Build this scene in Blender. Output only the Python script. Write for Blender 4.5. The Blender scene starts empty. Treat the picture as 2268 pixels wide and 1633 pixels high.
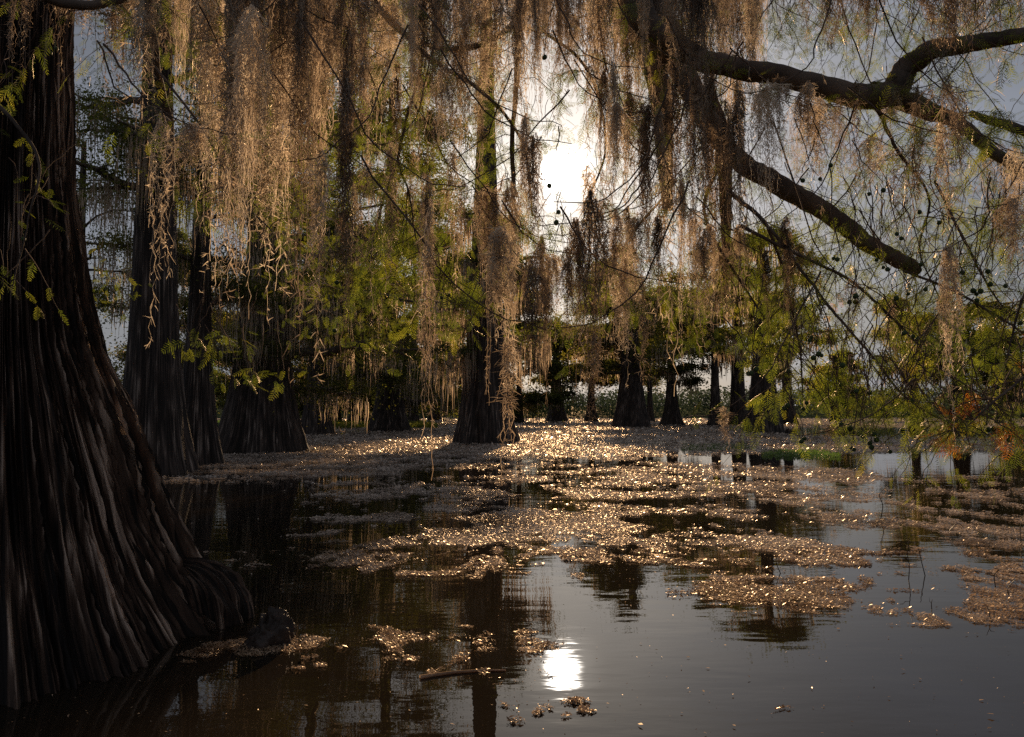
import bpy, math, random
import numpy as np
from mathutils import Vector

rng = np.random.default_rng(11)
random.seed(11)
C = bpy.context.scene.collection
PI = math.pi
HAZE = False; DENOISE = False

# ------------------------------------------------------------------ camera geometry
CAM_H = 1.4
F = 1588.0                      # focal length in the units of a 2268 x 1633 picture
PITCH = math.atan(101.5 / F)
CP, SP = math.cos(PITCH), math.sin(PITCH)

def ray(x, y):
    u = (x - 1134.0) / F; v = (816.5 - y) / F
    return np.array([u, CP - v * SP, SP + v * CP])

def P(x, y, d):                 # a point seen at (x, y), d metres in front
    r = ray(x, y); r = r / r[1]
    return np.array([r[0] * d, d, CAM_H + r[2] * d])

def G(x, y):                    # the point of the water seen at (x, y)
    r = ray(x, y); k = -CAM_H / r[2]
    return np.array([r[0] * k, r[1] * k, 0.0])

SUN_DIR = ray(1240, 378); SUN_DIR = SUN_DIR / np.linalg.norm(SUN_DIR)
SUN_EL = math.asin(SUN_DIR[2]); SUN_AZ = math.atan2(SUN_DIR[0], SUN_DIR[1])

# ------------------------------------------------------------------ object helpers
def tag(o, label=None, cat=None, group=None, kind=None):
    if label: o['label'] = label
    if cat: o['category'] = cat
    if group: o['group'] = group
    if kind: o['kind'] = kind
    return o

def empty(name, loc, label, cat, group=None):
    o = bpy.data.objects.new(name, None); C.objects.link(o)
    o.location = [float(a) for a in loc]
    return tag(o, label, cat, group)

def raw_mesh(name, V, Fq, mat, smooth=False):
    """V (n,3); Fq list of (m,k) int arrays, k = 3 or 4."""
    me = bpy.data.meshes.new(name)
    V = np.ascontiguousarray(V, dtype=np.float32)
    me.vertices.add(len(V)); me.vertices.foreach_set('co', V.ravel())
    loops = np.concatenate([f.ravel() for f in Fq]).astype(np.int32)
    tot = np.concatenate([np.full(len(f), f.shape[1], np.int32) for f in Fq])
    start = np.concatenate([[0], np.cumsum(tot)[:-1]]).astype(np.int32)
    me.loops.add(len(loops)); me.loops.foreach_set('vertex_index', loops)
    me.polygons.add(len(tot)); me.polygons.foreach_set('loop_start', start)
    try: me.polygons.foreach_set('loop_total', tot)
    except Exception: pass
    if smooth: me.polygons.foreach_set('use_smooth', np.ones(len(tot), bool))
    me.materials.append(mat)
    me.update(calc_edges=True)
    return me

def link(name, me, parent=None, loc=None):
    o = bpy.data.objects.new(name, me); C.objects.link(o)
    if parent is not None: o.parent = parent
    if loc is not None: o.location = [float(a) for a in loc]
    return o

class Geo:
    """collects vertex / face blocks into one mesh"""
    def __init__(s): s.V = []; s.F = []; s.n = 0
    def add(s, V, *Fs):
        if len(V) == 0: return
        s.V.append(np.asarray(V, np.float32))
        for f in Fs:
            if len(f): s.F.append(np.asarray(f, np.int64) + s.n)
        s.n += len(V)
    def build(s, name, mat, parent=None, origin=None, smooth=False):
        V = np.concatenate(s.V)
        if origin is not None: V = V - np.asarray(origin, np.float32)
        f3 = [f for f in s.F if f.shape[1] == 3]; f4 = [f for f in s.F if f.shape[1] == 4]
        Fq = []
        if f3: Fq.append(np.concatenate(f3))
        if f4: Fq.append(np.concatenate(f4))
        me = raw_mesh(name, V, Fq, mat, smooth)
        o = link(name, me, parent)
        if origin is not None and parent is None: o.location = [float(a) for a in origin]
        return o

def unit(a): return a / np.maximum(np.linalg.norm(a, axis=-1, keepdims=True), 1e-9)

def tubes(Pts, R, n=3, cap=False):
    """Pts (S,K,3), R (S,K). n=2 gives flat ribbons, n>=3 tubes. Returns V, F(quads)."""
    Pts = np.asarray(Pts, float); S, K, _ = Pts.shape
    R = np.broadcast_to(R, (S, K))
    T = unit(np.gradient(Pts, axis=1))
    ref = unit(rng.normal(size=(S, 1, 3))) if n < 6 else np.tile(np.array([[[.13, .31, .94]]]), (S, 1, 1))
    if n >= 6:
        main = unit(Pts[:, -1:] - Pts[:, :1]); bad = np.abs((main * ref).sum(-1, keepdims=True)) > .85
        ref = np.where(bad, np.array([[[.94, .31, .13]]]), ref)
    A = unit(np.cross(T, ref)); B = np.cross(T, A)
    if n == 2:
        V = np.stack([Pts - A * R[..., None], Pts + A * R[..., None]], axis=2)
    else:
        ang = np.arange(n) * 2 * PI / n
        V = Pts[:, :, None, :] + R[..., None, None] * (A[:, :, None, :] * np.cos(ang)[None, None, :, None] + B[:, :, None, :] * np.sin(ang)[None, None, :, None])
    V = V.reshape(-1, 3)
    base = (np.arange(S)[:, None] * K + np.arange(K - 1)[None]) * n
    if n == 2:
        Fq = np.stack([base, base + 1, base + n + 1, base + n], -1).reshape(-1, 4)
    else:
        j = np.arange(n); j2 = (j + 1) % n
        b = base[..., None]
        Fq = np.stack([b + j, b + j2, b + n + j2, b + n + j], -1).reshape(-1, 4)
    return V, Fq

def smooth_path(pts, per=6):
    """Catmull-Rom through control points (k,3 or k,4)"""
    pts = np.asarray(pts, float)
    p = np.vstack([2 * pts[0] - pts[1], pts, 2 * pts[-1] - pts[-2]])
    out = []
    for i in range(1, len(p) - 2):
        t = np.linspace(0, 1, per, endpoint=False)[:, None]
        a, b, c, d = p[i - 1], p[i], p[i + 1], p[i + 2]
        out.append(.5 * (2 * b + (c - a) * t + (2 * a - 5 * b + 4 * c - d) * t ** 2 + (3 * b - a - 3 * c + d) * t ** 3))
    out.append(p[-2][None])
    return np.vstack(out)

def vnoise(x, y, seed=0, px=None):
    """value noise, vectorised; px wraps x"""
    xi = np.floor(x).astype(int); yi = np.floor(y).astype(int)
    fx = x - xi; fy = y - yi
    fx = fx * fx * (3 - 2 * fx); fy = fy * fy * (3 - 2 * fy)
    def h(a, b):
        if px: a = np.mod(a, px)
        v = (a * 374761393 + b * 668265263 + seed * 974634777) & 0xffffffff
        v = ((v ^ (v >> 13)) * 1274126177) & 0xffffffff
        return ((v ^ (v >> 16)) & 0xffff) / 65535.0
    a = h(xi, yi); b = h(xi + 1, yi); c = h(xi, yi + 1); d = h(xi + 1, yi + 1)
    return (a * (1 - fx) + b * fx) * (1 - fy) + (c * (1 - fx) + d * fx) * fy

def fbm(x, y, o=4, seed=0):
    s = 0; a = .5
    for i in range(o):
        s = s + a * vnoise(x * 2 ** i, y * 2 ** i, seed + i); a *= .5
    return s / (1 - .5 ** o)

# ------------------------------------------------------------------ materials
def new_mat(name):
    m = bpy.data.materials.new(name); m.use_nodes = True
    nt = m.node_tree; nt.nodes.clear()
    out = nt.nodes.new('ShaderNodeOutputMaterial')
    return m, nt, out

def noise_color(nt, stops, scale=3.0, vec_scale=(1, 1, 1), detail=4.0, space='Object', rnd=0.0):
    tc = nt.nodes.new('ShaderNodeTexCoord'); mp = nt.nodes.new('ShaderNodeMapping')
    mp.inputs['Scale'].default_value = vec_scale
    nt.links.new(tc.outputs[space], mp.inputs[0])
    nz = nt.nodes.new('ShaderNodeTexNoise'); nz.inputs['Scale'].default_value = scale
    nz.inputs['Detail'].default_value = detail
    nt.links.new(mp.outputs[0], nz.inputs['Vector'])
    fac = nz.outputs[0]
    if rnd:
        oi = nt.nodes.new('ShaderNodeObjectInfo')
        ma = nt.nodes.new('ShaderNodeMath'); ma.operation = 'MULTIPLY_ADD'
        ma.inputs[1].default_value = rnd; ma.inputs[2].default_value = -rnd / 2
        nt.links.new(oi.outputs['Random'], ma.inputs[0])
        ad = nt.nodes.new('ShaderNodeMath'); ad.operation = 'ADD'
        nt.links.new(fac, ad.inputs[0]); nt.links.new(ma.outputs[0], ad.inputs[1]); fac = ad.outputs[0]
    cr = nt.nodes.new('ShaderNodeValToRGB')
    e = cr.color_ramp.elements
    while len(e) < len(stops): e.new(.5)
    for el, (p, c) in zip(e, stops):
        el.position = p; el.color = (*c, 1)
    nt.links.new(fac, cr.inputs[0])
    return cr.outputs[0], mp.outputs[0], nz.outputs[0]

def leafy(name, stops, trans=0.5, gloss=0.06, scale=3.0, rnd=0.0, tint=None, rough=.45, space='Object'):
    m, nt, out = new_mat(name)
    col, _, _ = noise_color(nt, stops, scale, rnd=rnd, detail=3, space=space)
    df = nt.nodes.new('ShaderNodeBsdfDiffuse'); tr = nt.nodes.new('ShaderNodeBsdfTranslucent')
    nt.links.new(col, df.inputs[0])
    if tint:
        mx = nt.nodes.new('ShaderNodeMix'); mx.data_type = 'RGBA'; mx.blend_type = 'MULTIPLY'
        mx.inputs[0].default_value = 1; mx.inputs[7].default_value = (*tint, 1)
        nt.links.new(col, mx.inputs[6]); nt.links.new(mx.outputs[2], tr.inputs[0])
    else: nt.links.new(col, tr.inputs[0])
    mix = nt.nodes.new('ShaderNodeMixShader'); mix.inputs[0].default_value = trans
    nt.links.new(df.outputs[0], mix.inputs[1]); nt.links.new(tr.outputs[0], mix.inputs[2])
    gl = nt.nodes.new('ShaderNodeBsdfGlossy'); gl.inputs['Roughness'].default_value = rough
    gl.inputs[0].default_value = (1, .86, .70, 1)
    m2 = nt.nodes.new('ShaderNodeMixShader'); m2.inputs[0].default_value = gloss
    nt.links.new(mix.outputs[0], m2.inputs[1]); nt.links.new(gl.outputs[0], m2.inputs[2])
    nt.links.new(m2.outputs[0], out.inputs[0])
    return m

def barky(name, stops, scale=2.0, stretch=(6, 6, .6), bump=.5, dist=.03, rough=.85, fine=14):
    m, nt, out = new_mat(name)
    col, vec, fac = noise_color(nt, stops, scale, stretch, detail=8)
    b = nt.nodes.new('ShaderNodeBsdfPrincipled')
    nt.links.new(col, b.inputs['Base Color']); b.inputs['Roughness'].default_value = rough
    b.inputs['Specular IOR Level'].default_value = .25
    n2 = nt.nodes.new('ShaderNodeTexNoise'); n2.inputs['Scale'].default_value = fine; n2.inputs['Detail'].default_value = 6
    nt.links.new(vec, n2.inputs['Vector'])
    bp = nt.nodes.new('ShaderNodeBump'); bp.inputs['Strength'].default_value = bump; bp.inputs['Distance'].default_value = dist
    nt.links.new(n2.outputs[0], bp.inputs['Height']); nt.links.new(bp.outputs[0], b.inputs['Normal'])
    nt.links.new(b.outputs[0], out.inputs[0])
    return m

def shaggy(name, dark, mid, light, bump=.6, dist=.02, stretch=(38, 1.3)):
    """bark whose crests are paler than its furrows, by weathering and by painted-in skylight"""
    m, nt, out = new_mat(name)
    at = nt.nodes.new('ShaderNodeAttribute'); at.attribute_name = 'crest'
    uv = nt.nodes.new('ShaderNodeAttribute'); uv.attribute_name = 'along'
    def fib(sx, sz, det):
        mp = nt.nodes.new('ShaderNodeMapping'); mp.inputs['Scale'].default_value = (sx, sz, 1)
        nt.links.new(uv.outputs['Vector'], mp.inputs[0])
        n = nt.nodes.new('ShaderNodeTexNoise'); n.inputs['Scale'].default_value = 1; n.inputs['Detail'].default_value = det
        n.inputs['Distortion'].default_value = .4
        nt.links.new(mp.outputs[0], n.inputs['Vector']); return n.outputs[0]
    f1 = fib(*stretch[:2], 5)
    fr = nt.nodes.new('ShaderNodeMapRange'); fr.inputs[1].default_value = .36; fr.inputs[2].default_value = .68
    nt.links.new(f1, fr.inputs[0]); fac = fr.outputs[0]
    mu = nt.nodes.new('ShaderNodeMath'); mu.operation = 'MULTIPLY'
    ad = nt.nodes.new('ShaderNodeMath'); ad.operation = 'ADD'; ad.inputs[1].default_value = .25
    ad.operation = 'MULTIPLY_ADD'; ad.inputs[1].default_value = .62; ad.inputs[2].default_value = .38
    nt.links.new(at.outputs['Fac'], ad.inputs[0]); nt.links.new(ad.outputs[0], mu.inputs[0]); nt.links.new(fac, mu.inputs[1])
    cr = nt.nodes.new('ShaderNodeValToRGB'); e = cr.color_ramp.elements; e.new(.5)
    for el, (p, c) in zip(e, [(.12, dark), (.42, mid), (.85, light)]): el.position = p; el.color = (*c, 1)  # pale crests, dark furrows: weathering plus painted-in side light on the ridges
    nt.links.new(mu.outputs[0], cr.inputs[0])
    b = nt.nodes.new('ShaderNodeBsdfPrincipled'); nt.links.new(cr.outputs[0], b.inputs['Base Color'])
    b.inputs['Roughness'].default_value = .8; b.inputs['Specular IOR Level'].default_value = .3
    f2 = fib(stretch[0] * 2.2, stretch[1] * 2, 4)
    bp = nt.nodes.new('ShaderNodeBump'); bp.inputs['Strength'].default_value = bump; bp.inputs['Distance'].default_value = dist
    nt.links.new(f2, bp.inputs['Height'])
    bq = nt.nodes.new('ShaderNodeBump'); bq.inputs['Strength'].default_value = bump; bq.inputs['Distance'].default_value = dist * 2
    nt.links.new(f1, bq.inputs['Height']); nt.links.new(bp.outputs[0], bq.inputs['Normal']); nt.links.new(bq.outputs[0], b.inputs['Normal'])
    nt.links.new(b.outputs[0], out.inputs[0])
    return m
def crest(o):
    a = o.data.attributes.new('crest', 'FLOAT', 'POINT'); v = np.ones(len(o.data.vertices), np.float32) * .3
    n = min(len(v), len(CREST)); v[:n] = CREST[:n]; a.data.foreach_set('value', v)
    w = np.zeros((len(v), 3), np.float32); w[:n] = ALONG[:n]
    a = o.data.attributes.new('along', 'FLOAT_VECTOR', 'POINT'); a.data.foreach_set('vector', w.ravel())
    return o
M = {}
M['moss'] = leafy('moss_near', [(.2, (.10, .065, .042)), (.5, (.38, .285, .20)), (.8, (.82, .68, .51))], .6, .08, 5.0, .5)
M['moss_far'] = leafy('moss_far', [(.3, (.34, .25, .17)), (.7, (.66, .52, .37))], .6, .03, .6, .2)
M['needle'] = leafy('needle', [(.25, (.06, .09, .012)), (.5, (.15, .20, .02)), (.68, (.34, .36, .03)), (.8, (.50, .38, .04))], .62, .06, 5.0, .1, rough=.35)
M['needle_rust'] = leafy('needle_rust', [(.3, (.30, .10, .015)), (.55, (.52, .16, .02)), (.8, (.55, .30, .05))], .55, .04, 6.0)
M['leaf_far'] = leafy('leaf_far', [(.3, (.07, .085, .014)), (.55, (.17, .185, .022)), (.75, (.40, .34, .04))], .6, .03, .35, .12)
M['leaf_dark'] = leafy('leaf_dark', [(.3, (.04, .052, .012)), (.5, (.10, .112, .018)), (.7, (.28, .24, .03))], .55, .02, .35, .12)
M['woods'] = leafy('woods', [(.3, (.045, .065, .04)), (.7, (.08, .11, .06))], .3, .01, .04)
M['bark'] = shaggy('bark_near', (.008, .005, .0035), (.085, .050, .033), (.62, .46, .35), 1.0, .02)
M['bark_mid'] = shaggy('bark_mid', (.018, .013, .010), (.075, .052, .040), (.30, .235, .19), .8, .03, (16, .8))
M['limb'] = barky('limb_bark', [(.3, (.05, .038, .03)), (.7, (.17, .125, .095))], 6, (1, 1, 1), .7, .01)
M['twig'] = barky('twig_bark', [(.3, (.06, .038, .025)), (.7, (.16, .10, .07))], 9, (1, 1, 1), .2, .003)
M['cone'] = barky('cone_skin', [(.35, (.035, .06, .02)), (.7, (.09, .13, .045))], 30, (1, 1, 1), .7, .004, .6, 60)
M['stump'] = barky('wet_wood', [(.3, (.02, .015, .012)), (.7, (.07, .05, .04))], 6, (1, 1, 1), .8, .02, .5)
M['duck'] = leafy('duckweed_leaf', [(.3, (.17, .12, .085)), (.5, (.49, .39, .315)), (.75, (.72, .62, .53))], .35, .07, .9, rough=.30)
M['duck_far'] = leafy('duckweed_far_leaf', [(.3, (.17, .12, .085)), (.5, (.49, .39, .315)), (.75, (.72, .62, .53))], .30, .16, .9, rough=.34)
M['litter'] = leafy('litter_leaf', [(.3, (.14, .075, .04)), (.5, (.42, .29, .19)), (.75, (.66, .52, .39))], .40, .05, 2.5, rough=.3)
M['pond_green'] = leafy('pond_green', [(.3, (.05, .10, .02)), (.7, (.14, .24, .04))], .5, .08, 2.0)

# water
def water_mat():
    m, nt, out = new_mat('pond_water')
    b = nt.nodes.new('ShaderNodeBsdfPrincipled')
    b.inputs['Base Color'].default_value = (.012, .009, .006, 1)
    b.inputs['Roughness'].default_value = .009; b.inputs['IOR'].default_value = 1.333
    tc = nt.nodes.new('ShaderNodeTexCoord')
    def nz(sc, vs, rot=0, det=2.0):
        mp = nt.nodes.new('ShaderNodeMapping'); mp.inputs['Scale'].default_value = vs; mp.inputs['Rotation'].default_value = (0, 0, rot)
        nt.links.new(tc.outputs['Object'], mp.inputs[0])
        n = nt.nodes.new('ShaderNodeTexNoise'); n.inputs['Scale'].default_value = sc; n.inputs['Detail'].default_value = det
        nt.links.new(mp.outputs[0], n.inputs['Vector']); return n.outputs[0]
    def bump(h, st, dist, prev=None):
        bp = nt.nodes.new('ShaderNodeBump'); bp.inputs['Strength'].default_value = st; bp.inputs['Distance'].default_value = dist
        nt.links.new(h, bp.inputs['Height'])
        if prev: nt.links.new(prev, bp.inputs['Normal'])
        return bp.outputs[0]
    # where the surface is ruffled and where it lies calm
    patch = nz(.35, (1, 1, 1), 0, 1)
    cr = nt.nodes.new('ShaderNodeMapRange'); cr.inputs[1].default_value = .42; cr.inputs[2].default_value = .65
    cr.inputs[3].default_value = .25; cr.inputs[4].default_value = 1
    nt.links.new(patch, cr.inputs[0])
    fine = nz(9, (.55, 1.6, 1), .08)
    mu = nt.nodes.new('ShaderNodeMath'); mu.operation = 'MULTIPLY'
    nt.links.new(fine, mu.inputs[0]); nt.links.new(cr.outputs[0], mu.inputs[1])
    n1 = bump(nz(2.2, (.5, 1.6, 1), -.1), 1.0, .0024)
    n2 = bump(mu.outputs[0], 1.0, .0008, n1)
    nt.links.new(n2, b.inputs['Normal'])
    nt.links.new(b.outputs[0], out.inputs[0])
    return m
M['water'] = water_mat()

# ------------------------------------------------------------------ world, sun, camera
def build_world():
    w = bpy.data.worlds.new("World"); bpy.context.scene.world = w; w.use_nodes = True
    nt = w.node_tree; nt.nodes.clear()
    out = nt.nodes.new('ShaderNodeOutputWorld'); bg = nt.nodes.new('ShaderNodeBackground')
    sky = nt.nodes.new('ShaderNodeTexSky'); sky.sky_type = 'NISHITA'; sky.sun_disc = False
    sky.sun_elevation = SUN_EL; sky.sun_rotation = SUN_AZ
    sky.air_density = 1.0; sky.dust_density = 2.5; sky.ozone_density = 2.0
    # thin broken cloud over the clear sky, and the bright haze round the sun
    tc = nt.nodes.new('ShaderNodeTexCoord')
    mp = nt.nodes.new('ShaderNodeMapping'); mp.inputs['Scale'].default_value = (1, 1, 3.2)
    nt.links.new(tc.outputs['Generated'], mp.inputs[0])
    nz = nt.nodes.new('ShaderNodeTexNoise'); nz.inputs['Scale'].default_value = 2.6; nz.inputs['Detail'].default_value = 6
    nt.links.new(mp.outputs[0], nz.inputs['Vector'])
    cr = nt.nodes.new('ShaderNodeMapRange'); cr.inputs[1].default_value = .35; cr.inputs[2].default_value = .75
    cr.inputs[3].default_value = .35; cr.inputs[4].default_value = .95
    nt.links.new(nz.outputs[0], cr.inputs[0])
    mx = nt.nodes.new('ShaderNodeMix'); mx.data_type = 'RGBA'
    dim = nt.nodes.new('ShaderNodeHueSaturation'); dim.inputs['Saturation'].default_value = .9; dim.inputs['Value'].default_value = .31
    nt.links.new(sky.outputs[0], dim.inputs['Color'])
    nt.links.new(cr.outputs[0], mx.inputs[0]); nt.links.new(dim.outputs[0], mx.inputs[6]); mx.inputs[7].default_value = (4.1, 4.45, 5.3, 1)
    dt = nt.nodes.new('ShaderNodeVectorMath'); dt.operation = 'DOT_PRODUCT'
    dt.inputs[1].default_value = [float(a) for a in SUN_DIR]
    nrm = nt.nodes.new('ShaderNodeVectorMath'); nrm.operation = 'NORMALIZE'
    nt.links.new(tc.outputs['Generated'], nrm.inputs[0]); nt.links.new(nrm.outputs[0], dt.inputs[0])
    ac = nt.nodes.new('ShaderNodeMath'); ac.operation = 'ARCCOSINE'; ac.use_clamp = False
    mn = nt.nodes.new('ShaderNodeMath'); mn.operation = 'MINIMUM'; mn.inputs[1].default_value = .999999
    nt.links.new(dt.outputs['Value'], mn.inputs[0]); nt.links.new(mn.outputs[0], ac.inputs[0])
    total = None
    def lobe(width, amp):
        d = nt.nodes.new('ShaderNodeMath'); d.operation = 'DIVIDE'; d.inputs[1].default_value = math.radians(width)
        nt.links.new(ac.outputs[0], d.inputs[0])
        p = nt.nodes.new('ShaderNodeMath'); p.operation = 'POWER'; p.inputs[1].default_value = 2.0 if width > 3 else 4.0
        nt.links.new(d.outputs[0], p.inputs[0])
        n = nt.nodes.new('ShaderNodeMath'); n.operation = 'MULTIPLY'; n.inputs[1].default_value = -1
        nt.links.new(p.outputs[0], n.inputs[0])
        e = nt.nodes.new('ShaderNodeMath'); e.operation = 'EXPONENT'; nt.links.new(n.outputs[0], e.inputs[0])
        a = nt.nodes.new('ShaderNodeMath'); a.operation = 'MULTIPLY'; a.inputs[1].default_value = amp
        nt.links.new(e.outputs[0], a.inputs[0]); return a.outputs[0]
    s1, s2, s3 = lobe(1.12, 500.0), lobe(2.5, 7.0), lobe(15, 7.0)
    a1 = nt.nodes.new('ShaderNodeMath'); a1.operation = 'ADD'; nt.links.new(s1, a1.inputs[0]); nt.links.new(s2, a1.inputs[1])
    a2 = nt.nodes.new('ShaderNodeMath'); a2.operation = 'ADD'; nt.links.new(a1.outputs[0], a2.inputs[0]); nt.links.new(s3, a2.inputs[1])
    sc = nt.nodes.new('ShaderNodeVectorMath'); sc.operation = 'SCALE'; sc.inputs[0].default_value = (1, .92, .82)
    nt.links.new(a2.outputs[0], sc.inputs['Scale'])
    ad = nt.nodes.new('ShaderNodeVectorMath'); ad.operation = 'ADD'
    nt.links.new(mx.outputs[2], ad.inputs[0]); nt.links.new(sc.outputs[0], ad.inputs[1])
    nt.links.new(ad.outputs[0], bg.inputs[0]); bg.inputs[1].default_value = SKY
    nt.links.new(bg.outputs[0], out.inputs[0])
SKY = .05
build_world()

sl = bpy.data.lights.new('sun', 'SUN'); sl.energy = 5.0; sl.angle = math.radians(.6); sl.color = (1, .68, .39)
so = bpy.data.objects.new('sun', sl); C.objects.link(so)
so.rotation_euler = Vector([float(-a) for a in SUN_DIR]).to_track_quat('-Z', 'Y').to_euler()
so.location = (0, 0, 30)

cam = bpy.data.cameras.new('camera'); co = bpy.data.objects.new('camera', cam); C.objects.link(co)
cam.sensor_width = 36; cam.lens = F / 2268 * 36; cam.clip_end = 3000; cam.clip_start = .05
co.location = (0, 0, CAM_H); co.rotation_euler = (PI / 2 + PITCH, 0, 0)
S = bpy.context.scene; S.camera = co
S.view_settings.view_transform = 'Standard'; S.view_settings.look = 'None'; S.view_settings.gamma = 1
S.view_settings.exposure = 0.5
S.cycles.max_bounces = 6; S.cycles.diffuse_bounces = 3; S.cycles.glossy_bounces = 3; S.cycles.transmission_bounces = 3
S.cycles.sample_clamp_indirect = 4.0; S.cycles.caustics_reflective = False; S.cycles.caustics_refractive = False
S.cycles.use_denoising = DENOISE

# ------------------------------------------------------------------ water
g = Geo()
g.add(np.array([[-1500, -60, 0], [1500, -60, 0], [1500, 2500, 0], [-1500, 2500, 0]]), np.array([[0, 1, 2, 3]]))
tag(g.build('water', M['water']), kind='structure', label='dark still swamp water', cat=None)

# ------------------------------------------------------------------ fluted trunks
def fluted(cx, cy, prof, H, na=200, nz=120, lobes=9, depth=.18, seed=0, lean=(0, 0), bark=.012, fl_h=3.0, bend=None, bot=-.25, stretch=1.0):
    """prof(z)->radius array. returns V,F of a buttressed trunk standing in the water"""
    r_ = np.random.default_rng(seed)
    t = np.linspace(0, 1, nz) ** 1.5
    z = bot + t * (H - bot)
    a = np.linspace(0, 2 * PI, na, endpoint=False)
    Z, A = np.meshgrid(z, a, indexing='ij')
    R = prof(Z)
    tw = A + .10 * np.sin(Z * .7 + seed) + .04 * Z / max(H, 1)
    la = r_.uniform(.5, 1.0, 6); ph = r_.uniform(0, 2 * PI, 6)
    lob = np.zeros_like(R)
    for k, (am, p) in enumerate(zip(la, ph)):
        n = max(2, int(lobes * (0.45 + .33 * k)))
        lob += am / (1 + .55 * k) * np.cos(n * tw + p + .25 * np.sin(Z * 1.3 + k))
    lob /= 1.9
    lob = np.sign(lob) * np.abs(lob) ** .8
    fade = .22 + .78 * np.exp(-np.maximum(Z, 0) / fl_h)
    R = R * (1 + depth * fade * lob)
    circ = 2 * PI * np.median(R)
    # stringy vertical bark
    u = A / (2 * PI)
    ridge = np.zeros_like(R)
    for cells, zs, am in ((int(46 * stretch), .4, .35), (int(120 * stretch), .5, .6), (int(250 * stretch), 1.0, 1.1)):
        wob = 1.2 * (vnoise(Z * .9, u * 9, seed + 7, None) - .5)
        n1 = vnoise(u * cells + wob + Z * .12 * cells / 40, Z * zs, seed + cells)
        ridge += am * (1 - np.abs(2 * n1 - 1)) ** 2.5
    R = R + bark * (ridge - 1.0) * np.clip(R / .6, .5, 1.6)
    global CREST, ALONG
    rb_ = float(np.percentile(prof(z), 90)); ALONG = np.stack([A * rb_, Z, 0 * Z], -1).reshape(-1, 3)
    CREST = np.clip((ridge / 2.05 - .22) * 2.2 * (.1 + 1.6 * fbm(u * 30, Z * 1.1, 3, seed + 3)), 0, 1).ravel()
    bx = lean[0] * np.maximum(Z, 0) + (bend(Z)[0] if bend else 0)
    by = lean[1] * np.maximum(Z, 0) + (bend(Z)[1] if bend else 0)
    V = np.stack([cx + bx + R * np.cos(A), cy + by + R * np.sin(A), Z], -1).reshape(-1, 3)
    i = np.arange(nz - 1)[:, None] * na; j = np.arange(na)[None]; j2 = (j + 1) % na
    Fq = np.stack([i + j, i + j2, i + na + j2, i + na + j], -1).reshape(-1, 4)
    return V, Fq

# ------------------------------------------------------------------ leaf / spray geometry
def scatter(protoV, protoF, pos, X, Y, Zv, sc):
    """replicate a prototype (n,3) with frames (m,3) each"""
    n = len(protoV); m = len(pos)
    V = pos[:, None] + sc[:, None, None] * (protoV[None, :, :1] * X[:, None] + protoV[None, :, 1:2] * Y[:, None] + protoV[None, :, 2:3] * Zv[:, None])
    Fq = protoF[None] + (np.arange(m) * n)[:, None, None]
    return V.reshape(-1, 3), Fq.reshape(-1, protoF.shape[1])

def make_spray(n=13, L=1.0, w=.30, seed=0, nw=.030):
    """a feathery cypress twig of unit length along x: leaflets in two rows, as small quads"""
    r_ = np.random.default_rng(seed)
    Vs = []; Fs = []; k = 0
    cx = np.linspace(0, L, 7); droop = -.16 * cx ** 2; side = .05 * np.sin(cx * 3 + seed)
    pts = np.stack([cx, side, droop], -1)
    for i in range(6):
        p, q = pts[i], pts[i + 1]; r = .010 * (1 - i / 8)
        Vs += [p + (0, -r, 0), p + (0, r, 0), q + (0, r, 0), q + (0, -r, 0)]; Fs.append([k, k + 1, k + 2, k + 3]); k += 4
    for i in range(n):
        t = .08 + .92 * i / n
        p = np.array([t * L, np.interp(t, cx, side), -.16 * t * t])
        for s in (-1, 1):
            l = w * (math.sin(PI * min(1, t * .8 + .2)) ** .6) * r_.uniform(.75, 1.1)
            an = r_.uniform(.85, 1.15)
            d = np.array([math.cos(an), s * math.sin(an), -r_.uniform(.0, .35)])
            nn = np.array([-d[1], d[0], 0]) * nw * .5
            mid = p + d * l * .5; tip = p + d * l + np.array([0, 0, -.05 * l])
            Vs += [p, mid - nn, tip, mid + nn]; Fs.append([k, k + 1, k + 2, k + 3]); k += 4
    return np.array(Vs), np.array(Fs)
SPRAYS = [make_spray(9, 1, .32, s) for s in range(4)]

def frames(D, roll=None):
    D = unit(D); up = np.array([0, 0, 1.0])
    Y = np.cross(np.broadcast_to(up, D.shape), D); bad = np.linalg.norm(Y, axis=1) < 1e-3; Y[bad] = (1, 0, 0)
    Y = unit(Y); Zv = np.cross(D, Y)
    if roll is not None:
        c, s = np.cos(roll)[:, None], np.sin(roll)[:, None]
        Y, Zv = Y * c + Zv * s, Zv * c - Y * s
    return D, Y, Zv

def add_sprays(g, pos, D, sc, roll_sd=.8):
    pos = np.asarray(pos); m = len(pos)
    if m == 0: return
    X, Y, Zv = frames(np.asarray(D, float), rng.normal(0, roll_sd, m))
    which = rng.integers(0, len(SPRAYS), m)
    for k, (pv, pf) in enumerate(SPRAYS):
        s = which == k
        if s.any(): g.add(*scatter(pv, pf, pos[s], X[s], Y[s], Zv[s], np.asarray(sc)[s]))

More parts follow.
